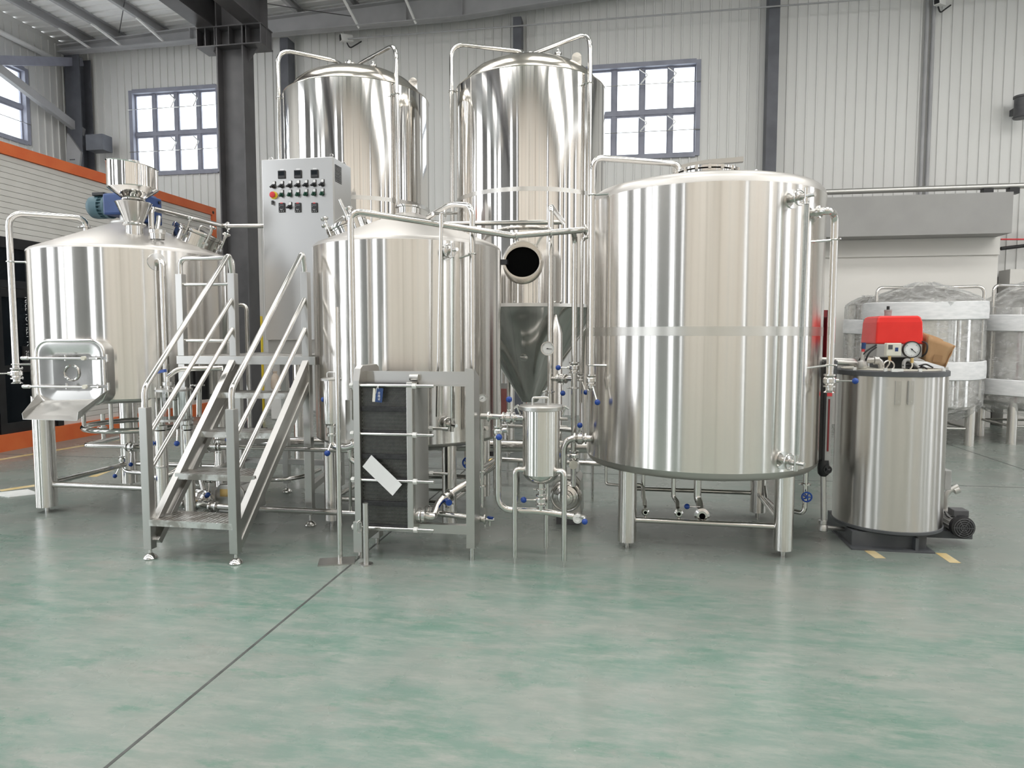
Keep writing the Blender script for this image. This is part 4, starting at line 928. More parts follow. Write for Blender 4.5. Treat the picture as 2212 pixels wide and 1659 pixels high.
for px in (609.5, 644.2, 680):
    p = P(px, 448.5); d = MB().box(p.x-.031, p.x+.031, CY-.012, CY+.001, p.z-.045, p.z+.043).build('drive_keypad', 'black', cb, 0, .004)
    MB().box(p.x-.012, p.x+.012, CY-.014, CY-.012, p.z+.036, p.z+.044).build('brand_patch', 'red_label', d, 0)
    b = MB().torus(p + V(-.002, -.0125, -.008), YA, .013, .003, 20, 6, .5, 2.7)
    for k in (-1, 0, 1): b.cyl(p + V(k*.019, -.012, -.036), p + V(k*.019, -.014, -.036), .004, n=10)
    b.box(p.x-.009, p.x+.008, CY-.0135, CY-.012, p.z-.024, p.z-.017); b.box(p.x-.022, p.x-.016, CY-.0135, CY-.012, p.z+.004, p.z+.009)
    b.build('keys', 'alu_grey', d, 0)
    MB().box(p.x-.024, p.x+.022, CY-.0135, CY-.012, p.z+.014, p.z+.028).build('display', 'dark_metal', d, 0)
xs = cx1 + .001
for k in range(12):
    zc = AX(735, 362 + k*3.1, xs).z; MB().box(xs - .004, xs + .003, CY+.05, CY+.19, zc-.004, zc+.003).build('vent_slit', 'black', cb, 0)
for (x, y) in ((cx0+.05, CY+.08), (cx1-.05, CY+.37), (cx1 - .04, CY + .06)):
    MB().torus((x, y, cz1+.022), YA, .016, .006, 16, 6).cyl((x, y, cz1), (x, y, cz1+.01), .01, n=8).build('lifting_eye', 'fitting', cb)

# ================================================================== PLATE HEAT EXCHANGER
HY = 4.28
hx = thing('plate_heat_exchanger', 'plate heat exchanger with a black plate pack clamped between steel end plates', 'heat exchanger', (-1.4, 4.45, 0))
fx0, fx1 = -1.787, -1.742; fy1 = HY + .40; fz0, fz1 = .10, A(800, 789, HY + .1).z
pf = [V(fx0, HY, fz0), V(fx0, HY, fz1-.10), V(fx0, HY+.03, fz1-.02), V(fx0, HY+.07, fz1), V(fx0, fy1-.07, fz1), V(fx0, fy1-.03, fz1-.02), V(fx0, fy1, fz1-.10), V(fx0, fy1, fz0)]
MB().prism(pf, (fx1-fx0, 0, 0)).build('frame_plate', 'satin', hx, 0, .003)
px0, px1 = A(879, 950, HY+.03).x, A(893, 950, HY+.03).x; pz0, pz1 = A(886, 1150, HY).z, A(886, 826, HY).z
MB().box(px0, px1, HY+.02, fy1-.02, pz0, pz1).build('pressure_plate', 'satin', hx, 0, .006)
MB().box(px1-.002, px1+.002, HY+.06, fy1-.04, pz0+.05, pz1-.05).build('pressure_plate_face', 'silver_plate', hx, 0)
# hanger with roller on the carrying bar
hb = A(890, 826, HY+.05); MB().prism([V(px0, HY+.12, pz1-.02), V(px0, HY+.2, pz1+.045), V(px0, HY+.26, pz1+.045), V(px0, HY+.30, pz1-.02)], (px1-px0, 0, 0)).cyl((px0-.004, HY+.12, pz1+.025), (px1+.012, HY+.12, pz1+.025), .022, n=16).build('hanger', 'satin', hx, 0)
bz0, bz1 = A(1000, 831, HY+.15).z, A(1000, 803, HY+.15).z
MB().box(fx1, -1.0, HY+.14, HY+.17, bz0, bz1).box(fx1, -1.0, HY+.10, HY+.21, bz0-.008, bz0).build('carrying_bar', 'satin', hx, 0)
gz = A(950, 1142, HY+.15).z; MB().box(fx1, -1.0, HY+.14, HY+.19, gz-.03, gz+.03).build('guide_bar', 'satin', hx, 0)
rx0, rx1 = A(1008, 1000, HY+.1).x, A(1026, 1000, HY+.1).x; rz1 = A(1020, 796, HY+.1).z
MB().prism([V(rx0, HY+.08, .09), V(rx1, HY+.08, .09), V(rx1, HY+.08, rz1-.02), V(rx1-.015, HY+.08, rz1), V(rx0, HY+.08, rz1)], (0, .012, 0)).prism([V(rx1-.008, HY+.09, .09), V(rx1-.008, HY+.245, .09), V(rx1-.008, HY+.245, rz1-.06), V(rx1-.008, HY+.09, rz1)], (.008, 0, 0)).build('support_column', 'satin', hx, 0)
for (x, y) in ((rx0+.03, HY+.12), (fx0+.02, HY+.04), (fx0+.02, fy1-.04)):
    f = MB().cyl((x, y, 0), (x, y, .12), .017, n=12).build('foot', 'fitting', hx)
MB().box(fx0-.012, fx1+.005, HY-.005, HY+.08, .05, .26).build('foot_block', 'satin', hx, 0, .003)
MB().box(fx0-.012, fx1+.005, fy1-.08, fy1+.005, .05, .16).build('foot_block', 'satin', hx, 0, .003)
# pack: thin corrugated plates, zigzag edges meeting in a honeycomb
kz0, kz1 = A(830, 1138, HY+.04).z, A(830, 832, HY+.04).z; NP = 34; dxp = (px0 - fx1)/NP
bands = [(kz0 + (kz1-kz0)*k/6.0) for k in range(7)]
b = MB(); g = MB()
for i in range(NP):
    xm = fx1 + (i+.5)*dxp; n = 150; zs = [kz0 + (kz1-kz0)*k/n for k in range(n+1)]
    for y0, y1, mbk in ((HY+.045, HY+.34, b),):
        L = []; Rr = []
        for k, z in enumerate(zs):
            o_ = (dxp*.36 if (k + 2*i) % 4 < 2 else -dxp*.36)*(1 if i % 2 else -1)
            L.append((xm + o_ - .0011, z)); Rr.append((xm + o_ + .0011, z))
        mbk.rings([[V(x, y0, z), V(x2, y0, z), V(x2, y1, z), V(x, y1, z)] for (x, z), (x2, _) in zip(L, Rr)])
pk = b.build('plate_pack', 'plate_edge', hx, 0); pk['kind'] = 'stuff'
MB().box(fx1+.001, px0-.001, HY+.062, HY+.345, kz0, kz1).build('plate_core', 'gasket', hx, 0)
for k in range(7):
    z = bands[k]; MB().box(fx1+.001, px0-.001, HY+.030, HY+.35, max(kz0-.01, z-.017), min(kz1+.012, z+.017)).build('gasket_band', 'gasket', hx, 0, .004)
for (py, yy) in ((833, HY+.02), (938, HY+.02), (1038, HY+.02), (1141, HY+.02)):
    z = A(830, py, yy).z; x1 = A(937, py, yy).x
    r = MB().cyl((fx0-.03, yy, z), (x1, yy, z), .0105, n=12).build('tie_rod', 'pipe', hx)
    MB().lathe((px1, yy, z), XA, [(.019, 0), (.019, .026)], 6).lathe((fx0-.025, yy, z), XA, [(.019, 0), (.019, .022)], 6).build('nut', 'white_plastic', r, 20)
for py in (926, 1023):
    yy = fy1; z = A(950, py, yy).z; x1 = A(968, py, yy).x
    r = MB().cyl((fx0-.03, yy, z), (x1, yy, z), .0105, n=12).build('tie_rod', 'pipe', hx); MB().lathe((px1, yy, z), XA, [(.019, 0), (.019, .026)], 6).build('nut', 'white_plastic', r, 20)
MB().tube([A(777, 1125, HY-.02), A(772, 1128, HY-.03), A(772, 1148, HY-.03), A(777, 1151, HY-.02)], .005, .01).build('rod_guard', 'fitting', hx)
# paper and tag lying against the pack
c4 = [A(802, 983, HY+.008), A(868, 1047, HY-.012), A(848, 1071, HY-.012), A(783, 1008, HY+.008)]
tag(MB().prism(c4, (0, .003, 0)).build('folded_paper', 'paper', None, 0), 'folded white paper tucked behind a tie rod of the heat exchanger', 'paper')
tg = thing('certificate_tag', 'small dark blue card tag hanging on a string from the top tie rod', 'tag', A(818, 845, HY-.005))
c = [A(813, 838, HY-.004), A(828, 839, HY-.004), A(825, 870, HY-.01), A(810, 868, HY-.01)]
MB().prism(c, (0, .002, 0)).build('card', 'tag_blue', tg, 0); MB().prism([A(806, 838, HY), A(811, 840, HY), A(811, 868, HY-.004), A(804, 868, HY-.004)], (0, .002, 0)).build('back_leaf', 'ivory', tg, 0)
MB().tube([A(812, 850, HY-.006), A(814, 838, HY-.02), A(818, 831, HY-.004), A(817, 840, HY-.006)], .0018, .01, 6).build('string', 'paper', tg)
rt = (c[1]-c[0]).normalized(); upv = (c[0]-c[3]).normalized()
for ch_, py in (('合', 851), ('格', 857.5), ('证', 864)): text('lettering', ch_, 'paper', tg, A(815.5, py, HY-.012), rt, upv, .019)
# ports and piping at the foot of the pressure plate
o1 = A(893, 1112, HY+.1); o2 = A(905, 1106, HY+.28)
MB().lathe((px1, HY+.1, o1.z), XA, [(.045, 0), (.05, .01), (.05, .03), (.04, .034), (.05, .04), (.05, .06), (.03, .062)], 22).build('port', 'fitting', hx)
MB().lathe((px1, HY+.28, o2.z), XA, [(.045, 0), (.05, .01), (.05, .03), (.04, .034), (.05, .04), (.05, .06), (.03, .062)], 22).build('port', 'fitting', hx)

# ================================================================== STANDS
t = thing('rod_stand', 'slim steel pole standing on a square base plate', 'stand', (-1.87, 4.22, 0))
MB().bar((-2.0, 4.17, .004), (-1.78, 4.25, .004), .15, .007).build('base_plate', 'satin', t, 0)
MB().cyl((-1.87, 4.22, .007), (-1.872, 4.235, A(746, 663, 4.23).z), .0165, n=14).build('pole', 'pipe', t)
t = thing('tube_post', 'short steel tube post with a round foot flange', 'post', (-1.675, 4.19, 0))
MB().lathe((-1.675, 4.19, 0), ZA, [(.044, 0), (.044, .008)], 20).build('foot_flange', 'satin', t)
MB().cyl((-1.675, 4.19, .008), (-1.675, 4.19, A(792, 1087, 4.19).z), .0185, n=16).build('tube', 'dull', t)

# ================================================================== FILTER HOUSING
FC, FRr = (-.547, 4.43), .122
ff = thing('filter_housing', 'small upright steel filter pot on three bent tube legs', 'filter', (*FC, 0))
zt, zb = 1.02, .60
MB().lathe((*FC, zb), ZA, [(FRr, 0), (FRr, zt-zb)], 64, False, False).build('body', 'tank_brushed', ff)
MB().lathe((*FC, zb), ZA, [(.03, -.068), (.06, -.06), (.092, -.04), (.112, -.018), (FRr, 0)], 64, True, False).build('bowl', 'pipe', ff)
lid = MB().lathe((*FC, zt), ZA, [(.135, 0), (.147, .004), (.147, .026), (.14, .032), (.05, .037), (.002, .038)], 48).build('lid', 'satin', ff)
MB().tube([(FC[0]-.05, FC[1]-.05, zt+.03), (FC[0]-.05, FC[1]-.05, zt+.085), (FC[0]+.05, FC[1]-.03, zt+.085), (FC[0]+.05, FC[1]-.03, zt+.03)], .007, .012).build('handle', 'fitting', lid)
for s_ in (-1, 1): MB().cyl((FC[0]+s_*.14, FC[1], zt-.03), (FC[0]+s_*.165, FC[1], zt+.03), .006, n=8).cyl((FC[0]+s_*.15, FC[1]-.02, zt+.03), (FC[0]+s_*.18, FC[1], zt+.01), .007, n=8).build('clip', 'fitting', lid)
for (x, y) in ((-.712, 4.37), (-.385, 4.355), (-.53, 4.60)):
    d = V(x - FC[0], y - FC[1], 0).normalized(); s0 = V(*FC, .625) + d*.105
    MB().tube([s0, V(x, y, .635), V(x, y, .045)], .0175, .08).build('leg', 'pipe', ff); MB().cyl((x, y, 0), (x, y, .047), .008, n=10).build('foot_pin', 'fitting', ff)
MB().cyl((*FC, .33), (*FC, .54), .019, n=14).build('outlet', 'pipe', ff)
valve((*FC, .42), ZA, .019, V(-1, -.12, 0), .115, ff); clamp((*FC, .49), ZA, .019, ff)
# inlet line with tee
il = thing('filter_inlet_pipe', 'steel pipe with a valve running into the filter pot and down to the floor line', 'pipe', (-.8, 4.42, .3))
zi = A(1080, 902, 4.43).z
MB().tube([A(1040, 899, 4.5), V(FC[0]-.1, 4.43, zi)], .021).build('branch', 'pipe', il); clamp(A(1056, 900, 4.47), XA, .021, il)
valve(A(1099, 902, 4.43), XA, .021, V(.05, -.2, 1), .125, il)
p = A(1076, 905, 4.42); zl = A(1150, 1104, 4.42).z
MB().tube([p, V(p.x, p.y, zl), V(FC[0], FC[1]-.0, zl), A(1245, 1117, 4.44)], .0215, .10).build('main', 'pipe', il)
valve(A(1076, 932, 4.42), ZA, .019, V(.25, -1, -.25), .1, il); MB().cyl(A(1080, 930, 4.42), A(1096, 928, 4.42), .02, n=12).build('stub', 'fitting', il)
e = A(1246, 1120, 4.40)
MB().lathe(e + V(0, .05, 0), V(.1, -1, 0), [(.025, 0), (.032, .01), (.032, .05), (.028, .055)], 20).build('end_body', 'fitting', il)
MB().lathe(e + V(.005, -.006, 0), V(.1, -1, 0), [(.031, 0), (.031, .006), (.016, .008), (.014, .004)], 24).build('end_cap', 'white_plastic', il)
MB().cyl(e + V(.02, 0, .012), A(1264, 1117, 4.38), .013, n=10).cyl(A(1262, 1117, 4.38), A(1263, 1127, 4.36), .007, n=8).build('lever', 'fitting', il); MB().ball(A(1263, 1127, 4.355), .02).build('knob', 'knob_blue', il)
clamp(A(1218, 1108, 4.44), XA, .021, il)

# ================================================================== LINES BETWEEN THE VESSELS
pl = thing('kettle_transfer_pipe', 'long steel pipe from the heat exchanger over the kettle to the broad tank', 'pipe', A(757, 800, 4.62))
a = A(757, 455, 4.62); zc = a.z + .0
c1 = A(1106, 509, 5.0); c2 = A(1268, 496, 5.2)
MB().tube([A(790, 851, 4.62), V(a.x, a.y, A(766, 842, 4.62).z), V(a.x, a.y, zc), c1], .0235, .085).build('riser', 'pipe', pl)
MB().tube([c1 - (c1-V(a.x, a.y, zc)).normalized()*.02, c1, c2], .0235, .02).build('crossover', 'pipe', pl)
for f in (.045, .50, .97): clamp(c1 + (c2-c1)*f, c2-c1, .0235, pl, wing=(0, 0, -1))
wl_ = thing('sparge_line', 'steel line running high from the mash tun behind the kettle to the pump riser', 'pipe', (-1.5, 6.2, 2.6))
zs = A(1190, 446, 6.02).z; r0 = A(1190, 446, 5.40)
pA, pB, pC = A(326, 450, 5.33), AZ(482, 488, zs), AZ(1217, 480, zs)
MB().tube([V(pA.x, pA.y, 2.42), pA, pB, AZ(570, 488, zs), pC, r0, V(r0.x, r0.y, A(1188, 850, r0.y).z)], .0235, .05).build('main', 'pipe', wl_)
clamp(AZ(492, 488, zs), XA, .0235, wl_, wing=(0, 0, -1)); clamp(A(1188, 846, r0.y), ZA, .022, wl_)
MB().cyl(A(1187, 850, r0.y), A(1187, 872, r0.y), .034, n=18).build('check_valve', 'fitting', wl_); MB().tube([A(1187, 870, r0.y), V(r0.x, r0.y, .77), V(A(1240, 800, 5.31).x, 5.31, .77)], .02, .06).build('tail', 'pipe', wl_)
gauge(A(1183, 753, r0.y - .07), (.12, -1, 0), .056, wl_, V(r0.x, r0.y, A(1183, 753, r0.y).z), 'thermometer', ang=pi - .1)
rr_ = thing('pump_riser', 'steel pipe rising from the pump beside the filter pot, with two ball-handled valves', 'pipe', A(1240, 1000, 5.45))
q = A(1240, 800, 5.31); pmx = A(1222, 1085, 5.3).x; cj = c1 + (c2-c1)*((q.x-c1.x)/(c2.x-c1.x))
MB().tube([cj, V(q.x, q.y, cj.z - .03), V(q.x, q.y, .325)], .022, .06).build('main', 'pipe', rr_)
MB().tube([A(1190, 818, 5.40), A(1240, 818, 5.31)], .02).build('cross_link', 'pipe', rr_); valve(A(1214, 818, 5.355), V(1, -.5, 0), .02, V(.1, -.4, -1), .12, rr_)
valve(A(1240, 794, 5.31), ZA, .022, V(-1, -.3, 0), .125, rr_); clamp(A(1240, 838, 5.31), ZA, .022, rr_); valve(A(1240, 985, 5.31), ZA, .021, V(-1, -.2, .05), .12, rr_)
MB().lathe(A(1239, 1003, 5.29), -YA, [(.03, 0), (.034, .01), (.034, .03), (.02, .032)], 20).build('sight_port', 'ivory', rr_)
tn = thing('return_line', 'thin steel pipe with a valve close beside the broad tank', 'pipe', A(1256, 800, 5.7))
q = A(1256, 700, 5.7); MB().tube([V(-.21, q.y, A(1256, 512, 5.7).z), V(q.x, q.y, A(1256, 512, 5.7).z), V(q.x, q.y, A(1254, 815, 5.7).z), V(q.x, q.y, .95)], .015).build('main', 'pipe', tn); valve(A(1254, 815, 5.7), ZA, .016, V(.4, -.4, -1), .14, tn)
sl = thing('tank_suction_pipe', 'steel suction bend from the side of the broad tank down to the pump', 'pipe', A(1215, 1050, 5.15))
sx = A(1262, 947, 5.10)
MB().tube([V(-.22, 5.10, sx.z), V(pmx, 5.10, sx.z), V(pmx, 5.10, .24), V(pmx, 5.21, .24)], .0255, .10).build('bend', 'pipe', sl); valve(V(-.335, 5.10, sx.z), XA, .024, V(-.02, -.1, 1), .1, sl)
def pump(label, c, r, hood, fx=1):
    t = thing('pump', label, 'pump', (c[0], c[1], 0)); c = Vector(c)
    MB().lathe(c + V(0, .06, 0), -YA, [(r*1.05, 0), (r*1.05, .03), (r, .035), (r*.82, .06), (r*.82, .075), (r*.55, .085), (r*.5, .1), (r*.3, .105)], 36).build('volute', 'pipe', t)
    MB().torus(c + V(0, .02, 0), YA, r*1.0, .012, 36, 8).torus(c + V(0, -.012, 0), YA, r*.72, .008, 36, 8).build('band', 'fitting', t)
    MB().cyl(c - YA*.02, c - YA*.09, .024, n=16).lathe(c - YA*.07, -YA, [(.03, 0), (.042, .004), (.042, .02), (.03, .024)], 18).build('inlet', 'fitting', t)
    x0, x1, zt = hood; MB().prism([V(c.x+x0, c.y+.08, .06), V(c.x+x1, c.y+.08, .06), V(c.x+x1-.01, c.y+.08, zt-.05), V(c.x+x1-.05, c.y+.08, zt), V(c.x+x0+.05, c.y+.08, zt), V(c.x+x0+.01, c.y+.08, zt-.05)], (0, .32, 0)).build('motor_hood', 'satin', t, 0, .012)
    MB().box(c.x-.08, c.x+.1, c.y+.07, c.y+.38, 0, .06).build('base', 'dark_metal', t, 0)
    return t
pr = pump('steel centrifugal pump on the floor behind the filter pot', (A(1222, 1085, 5.3).x, 5.3, .24), .115, (-.12, .12, .40))
MB().box(A(1236, 1030, 5.45).x, A(1250, 1030, 5.45).x, 5.5, 5.6, .40, .47).build('terminal_box', 'white_plastic', pr, 0, .006)
cl = A(430, 1085, 4.95); pq = pump('steel centrifugal pump under the stairs', (cl.x, 4.95, cl.z), .098, (.08, .36, A(470, 1040, 5.0).z - .03))
MB().tube([V(cl.x + .03, 4.97, cl.z+.1), A(430, 1020, 5.0), A(430, 985, 5.0)], .02).build('outlet', 'pipe', pq); clamp(A(432, 1046, 4.99), ZA, .02, pq); MB().box(cl.x+.14, cl.x+.22, 5.022, 5.031, .20, .26).build('name_patch', 'brass', pq, 0)
valve(A(454, 1034, 5.0), XA, .019, V(0, -.3, -1), .13, pq)
fl1 = thing('floor_line_pipe', 'straight steel pipe low over the floor from the stair pump to the heat exchanger', 'pipe', A(600, 1100, 4.85))
ya = 4.86; MB().tube([A(400, 1089, ya), A(500, 1096, ya), A(775, 1109, ya)], .024).build('main', 'pipe', fl1)
for px, py in ((405, 1089), (424, 1091), (455, 1094), (468, 1094)): clamp(A(px, py, ya), XA, .024, fl1)
MB().tube([A(428, 1090, ya), A(452, 1093, ya)], .03).build('sight_section', 'sight_glass', fl1)
MB().lathe(A(396, 1088, ya) - XA*.05, XA, [(.02, 0), (.036, .01), (.036, .05), (.02, .06)], 16).cyl(A(388, 1088, ya), A(388, 1072, ya), .016, n=10).build('end_tee', 'fitting', fl1)
f2l = thing('wort_line_pipe', 'straight steel pipe at mid height under the platform, running to the strainers', 'pipe', A(600, 968, 4.86))
MB().tube([A(440, 964, ya), A(560, 967, ya), A(772, 974, ya)], .019).build('main', 'pipe', f2l)
for px, py in ((452, 965), (468, 965), (475, 965)): clamp(A(px, py, ya), XA, .019, f2l)
MB().tube([A(440, 964, ya), A(432, 965, 4.95), A(430, 986, 5.0)], .019, .04).build('drop', 'pipe', f2l); MB().cyl(A(462, 962, ya), A(464, 950, ya), .007, n=8).cyl(A(464, 950, ya), A(490, 950, ya - .03), .006, n=8).build('handle', 'fitting', f2l); MB().ball(A(492, 950, ya-.03), .02).build('knob', 'knob_blue', f2l)
MB().tube([A(430, 1034, 5.0), A(615, 1036, 5.02), A(660, 1028, 5.16), A(690, 1015, 5.6)], .018, .08).build('low_branch', 'pipe', f2l)
fl3 = thing('drain_header', 'thick steel header pipe lying low behind the kettle', 'pipe', A(1100, 968, 6.7))
MB().tube([A(560, 955, 6.75), A(1290, 966, 6.75)], .062, n=16).build('main', 'pipe', fl3)
for px in (700, 1250): p = A(px, 966, 6.75); MB().cyl((p.x, p.y, 0), (p.x, p.y, p.z-.05), .02, n=10).build('stand', 'pipe', fl3)
fl4 = thing('water_pipe', 'slim steel pipe low behind the filter pot', 'pipe', A(1180, 1000, 6.2))
MB().tube([A(1085, 993, 6.2), A(1300, 1002, 6.2)], .024).build('main', 'pipe', fl4)
for px in (1120, 1280): p = A(px, 1000, 6.2); MB().cyl((p.x, p.y, 0), (p.x, p.y, p.z), .012, n=8).build('stand', 'pipe', fl4)
for (nm, py, Y, r) in (('upper back pipe behind the filter pot', 904, 7.0, .018), ('lower back pipe behind the filter pot', 922, 7.06, .022)):
    t = thing('back_pipe', 'level steel %s' % nm, 'pipe', A(1180, py, Y)); MB().tube([A(1085, py - 2, Y), A(1226, py+1, Y)], r).build('main', 'pipe', t)
    p = A(1096 if py < 910 else 1210, py, Y); MB().cyl((p.x, p.y, 0), (p.x, p.y, p.z), .01, n=8).build('stand', 'pipe', t)
# wort outlet of the heat exchanger, back to the kettle
wo = thing('wort_outlet_pipe', 'bent steel pipe from the heat exchanger port rising past the support column', 'pipe', o1)
w0 = V(px1+.06, HY+.1, o1.z)
MB().tube([w0, A(935, 1117, HY+.1), A(950, 1080, HY+.25), A(1030, 1032, HY+.55), A(1066, 1000, HY+.8)], .0265, .07).build('bend', 'pipe', wo)
clamp(A(962, 1078, HY+.28), A(1030, 1032, HY+.55) - A(950, 1080, HY+.25), .026, wo); clamp(A(972, 1070, HY+.32), A(1030, 1032, HY+.55) - A(950, 1080, HY+.25), .026, wo)
MB().cyl(A(966, 1082, HY+.26), A(970, 1086, HY+.2), .022, n=12).build('lever', 'knob_blue', wo)
MB().tube([A(1000, 1053, HY+.6), A(1075, 1003, HY+.9)], .018).build('branch', 'pipe', wo)
MB().cyl(A(1062, 985, HY+.8), A(1062, 975, HY+.8), .015, n=12).build('cap', 'black', wo); MB().lathe(A(1060, 1000, HY+.78), V(.6, -.6, .3), [(.024, 0), (.032, .008), (.032, .024), (.024, .03)], 16).build('brass_joint', 'brass', wo)
w1 = thing('cooling_outlet_pipe', 'straight steel pipe with a small drain valve leaving the rear port of the heat exchanger', 'pipe', o2)
MB().tube([V(px1+.06, HY+.28, o2.z), A(1046, 1122, HY+.28)], .021).build('main', 'pipe', w1); clamp(A(1048, 1122, HY+.28), XA, .021, w1)
MB().cyl(A(1046, 1122, HY+.28), A(1068, 1123, HY+.28), .012, n=10).cyl(A(1058, 1122, HY+.28), A(1058, 1136, HY+.28), .009, n=8).build('drain_valve', 'fitting', w1); MB().bar(A(1054, 1117, HY+.27), A(1064, 1119, HY+.25), .02, .012).build('lever', 'knob_blue', w1)
vw = thing('control_valve', 'blue spoked hand wheel valve behind the support column of the heat exchanger', 'valve', A(1012, 1000, 5.2))
wv = A(1011, 1000, 5.2); hw = MB().torus(wv, YA, .042, .007, 20, 6).cyl(wv, wv + V(0, .06, 0), .01, n=8)
for a in range(5): hw.cyl(wv, wv + V(.042*cos(a*1.257), 0, .042*sin(a*1.257)), .005, n=6)
hw.build('hand_wheel', 'knob_blue', vw); MB().tube([wv + V(0, .06, .18), wv + V(0, .06, -.24)], .016).build('stem_pipe', 'pipe', vw); MB().tube([wv + V(0, .06, -.235), wv + V(-.35, .06, -.24)], .012).build('trap_pipe', 'pipe', vw); MB().tube([wv + V(0, .06, -.13), wv + V(-.35, .06, -.14)], .012).build('trap_pipe', 'pipe', vw)
# riser behind the support column of the exchanger
tr = thing('steam_trap_riser', 'thin vertical pipe with clamps just right of the exchanger support column', 'pipe', A(1042, 1000, 4.7))
q = A(1041, 1000, 4.72); MB().tube([V(q.x, q.y, A(1041, 905, 4.72).z), V(q.x, q.y, .28)], .015).build('main', 'pipe', tr); clamp(A(1041, 1050, 4.72), ZA, .018, tr); clamp(A(1041, 1018, 4.72), ZA, .018, tr); MB().tube([V(q.x, q.y, A(1041, 1010, 4.72).z), A(1075, 990, 5.05)], .016).build('branch', 'pipe', tr)
# sign plate beyond the kettle, a red reflection painted on its face
sp_ = thing('sign_plate', 'upright steel plate with a painted red reflection on a pipe behind the kettle', 'sign', A(1082, 870, 6.25))
p0, p1 = A(1078, 828, 6.25), A(1096, 900, 6.25); MB().box(p0.x, p1.x, 6.25, 6.26, p1.z, p0.z).build('plate', 'alu_grey', sp_, 0); MB().box(p0.x+.02, p1.x-.006, 6.246, 6.25, p1.z+.02, p0.z-.05).build('red_reflection', 'muted_red', sp_, 0)
MB().box(p0.x-.11, p0.x-.004, 6.25, 6.262, p1.z-.04, p0.z+.01).build('side_plate', 'pipe', sp_, 0); MB().cyl((p0.x-.05, 6.272, 0), (p0.x-.05, 6.272, p1.z+.05), .012, n=8).build('post', 'pipe', sp_)

# strainers by the kettle
def strainer(label, px, Y, y0, y1, r):
    p = A(px, y1, Y); zb, zt = p.z, A(px, y0, Y).z; t = thing('wort_strainer', label, 'strainer', (p.x, Y, zb), 'wort strainers beside the kettle')
    MB().lathe((p.x, Y, zb), ZA, [(r*.8, -.012), (r, 0), (r, zt-zb)], 32).build('body', 'tank_mirror', t)
    MB().lathe((p.x, Y, zt), ZA, [(r*1.28, 0), (r*1.28, .014), (r*1.1, .02)], 32).build('lid', 'satin', t)
    MB().tube([(p.x-.03, Y, zt+.015), (p.x-.03, Y, zt+.06), (p.x+.03, Y, zt+.06), (p.x+.03, Y, zt+.015)], .005, .015).build('grip', 'fitting', t)
    MB().lathe((p.x, Y, zb-.012), -ZA, [(r*.7, 0), (r*.78, .004), (r*.78, .016), (r*.45, .018), (r*.45, .06), (r*.7, .065), (r*.7, .08), (r*.45, .085)], 20).build('neck', 'fitting', t)
    return t, V(p.x, Y, zb)
s1, p = strainer('polished strainer cylinder in front of the kettle leg, with a ball-handled valve', 717, 4.66, 822, 914, .058)
MB().tube([p - ZA*.09, p + V(0, 0, -.17), p + V(.12, 0, -.18), p + V(.26, .0, -.10)], .026, .07).build('elbow', 'pipe', s1); clamp(p + V(.17, 0, -.15), V(1, 0, .5), .024, s1)
MB().cyl(p + V(.0, -.02, -.14), A(708, 975, 4.58), .007, n=8).build('handle', 'fitting', s1); MB().ball(A(707, 979, 4.58), .022).build('knob', 'knob_blue', s1); MB().ball(A(699, 863, 4.66), .02).build('knob', 'knob_blue', s1); MB().cyl(A(699, 863, 4.66), A(716, 863, 4.66), .006, n=8).build('handle', 'fitting', s1)
s2, p = strainer('polished strainer cylinder tucked behind the exchanger frame plate', 774, 4.708, 818, 905, .045)
MB().tube([p - ZA*.09, A(770, 952, 4.725), A(757, 968, 4.735), A(757, 990, 4.74), A(768, 1000, 4.74), A(790, 990, 4.74)], .022, .05).build('bend', 'pipe', s2)
MB().box(A(746, 870, 4.765).x, A(763, 870, 4.765).x, 4.763, 4.772, A(750, 950, 4.765).z, A(750, 864, 4.765).z).build('bracket_plate', 'satin', s2, 0); MB().tube([A(757, 990, 4.74), A(757, 1108, 4.86)], .012).build('support', 'pipe', s2)
# grant with glass cylinder beside the stairs
gp = A(376, 870, 4.72); gz0, gz1 = A(376, 905, 4.72).z, A(376, 842, 4.72).z
gt = thing('sight_grant', 'glass-walled grant between two steel flanges beside the stairs', 'sight glass', (gp.x, gp.y, 0))
for z in (gz0, gz1): MB().lathe((gp.x, gp.y, z-.008), ZA, [(.135, 0), (.135, .016)], 36).build('flange', 'satin', gt)
MB().lathe((gp.x, gp.y, gz0+.008), ZA, [(.098, 0), (.098, gz1-gz0-.016)], 36, False, False).build('glass_cylinder', 'sight_glass', gt)
for k in range(6): p = pol((gp.x, gp.y), 60*k+20, .122, 0); MB().cyl((p.x, p.y, gz0-.02), (p.x, p.y, gz1+.025), .007, n=8).build('tie_bolt', 'fitting', gt)
MB().ball((gp.x-.0, gp.y, gz1-.05), .03).cyl((gp.x, gp.y, gz1-.04), (gp.x, gp.y, gz1+.02), .012, n=10).build('spray_ball', 'pipe', gt)
MB().cyl((gp.x-.04, gp.y, gz1), (gp.x-.04, gp.y, gz1+.10), .018, n=12).lathe((gp.x-.04, gp.y, gz1+.03), ZA, [(.02, 0), (.045, .005), (.045, .03), (.02, .034)], 18).build('top_fitting', 'fitting', gt)
MB().tube([(gp.x-.04, gp.y, gz1+.10), (gp.x+.02, gp.y+.03, gz1+.16), (gp.x+.32, gp.y+.15, gz1+.16)], .02, .05).build('inlet_pipe', 'pipe', gt); MB().bar(V(gp.x-.10, gp.y-.06, gz1+.135), V(gp.x-.02, gp.y-.06, gz1+.15), .03, .022).build('lever', 'knob_blue', gt)
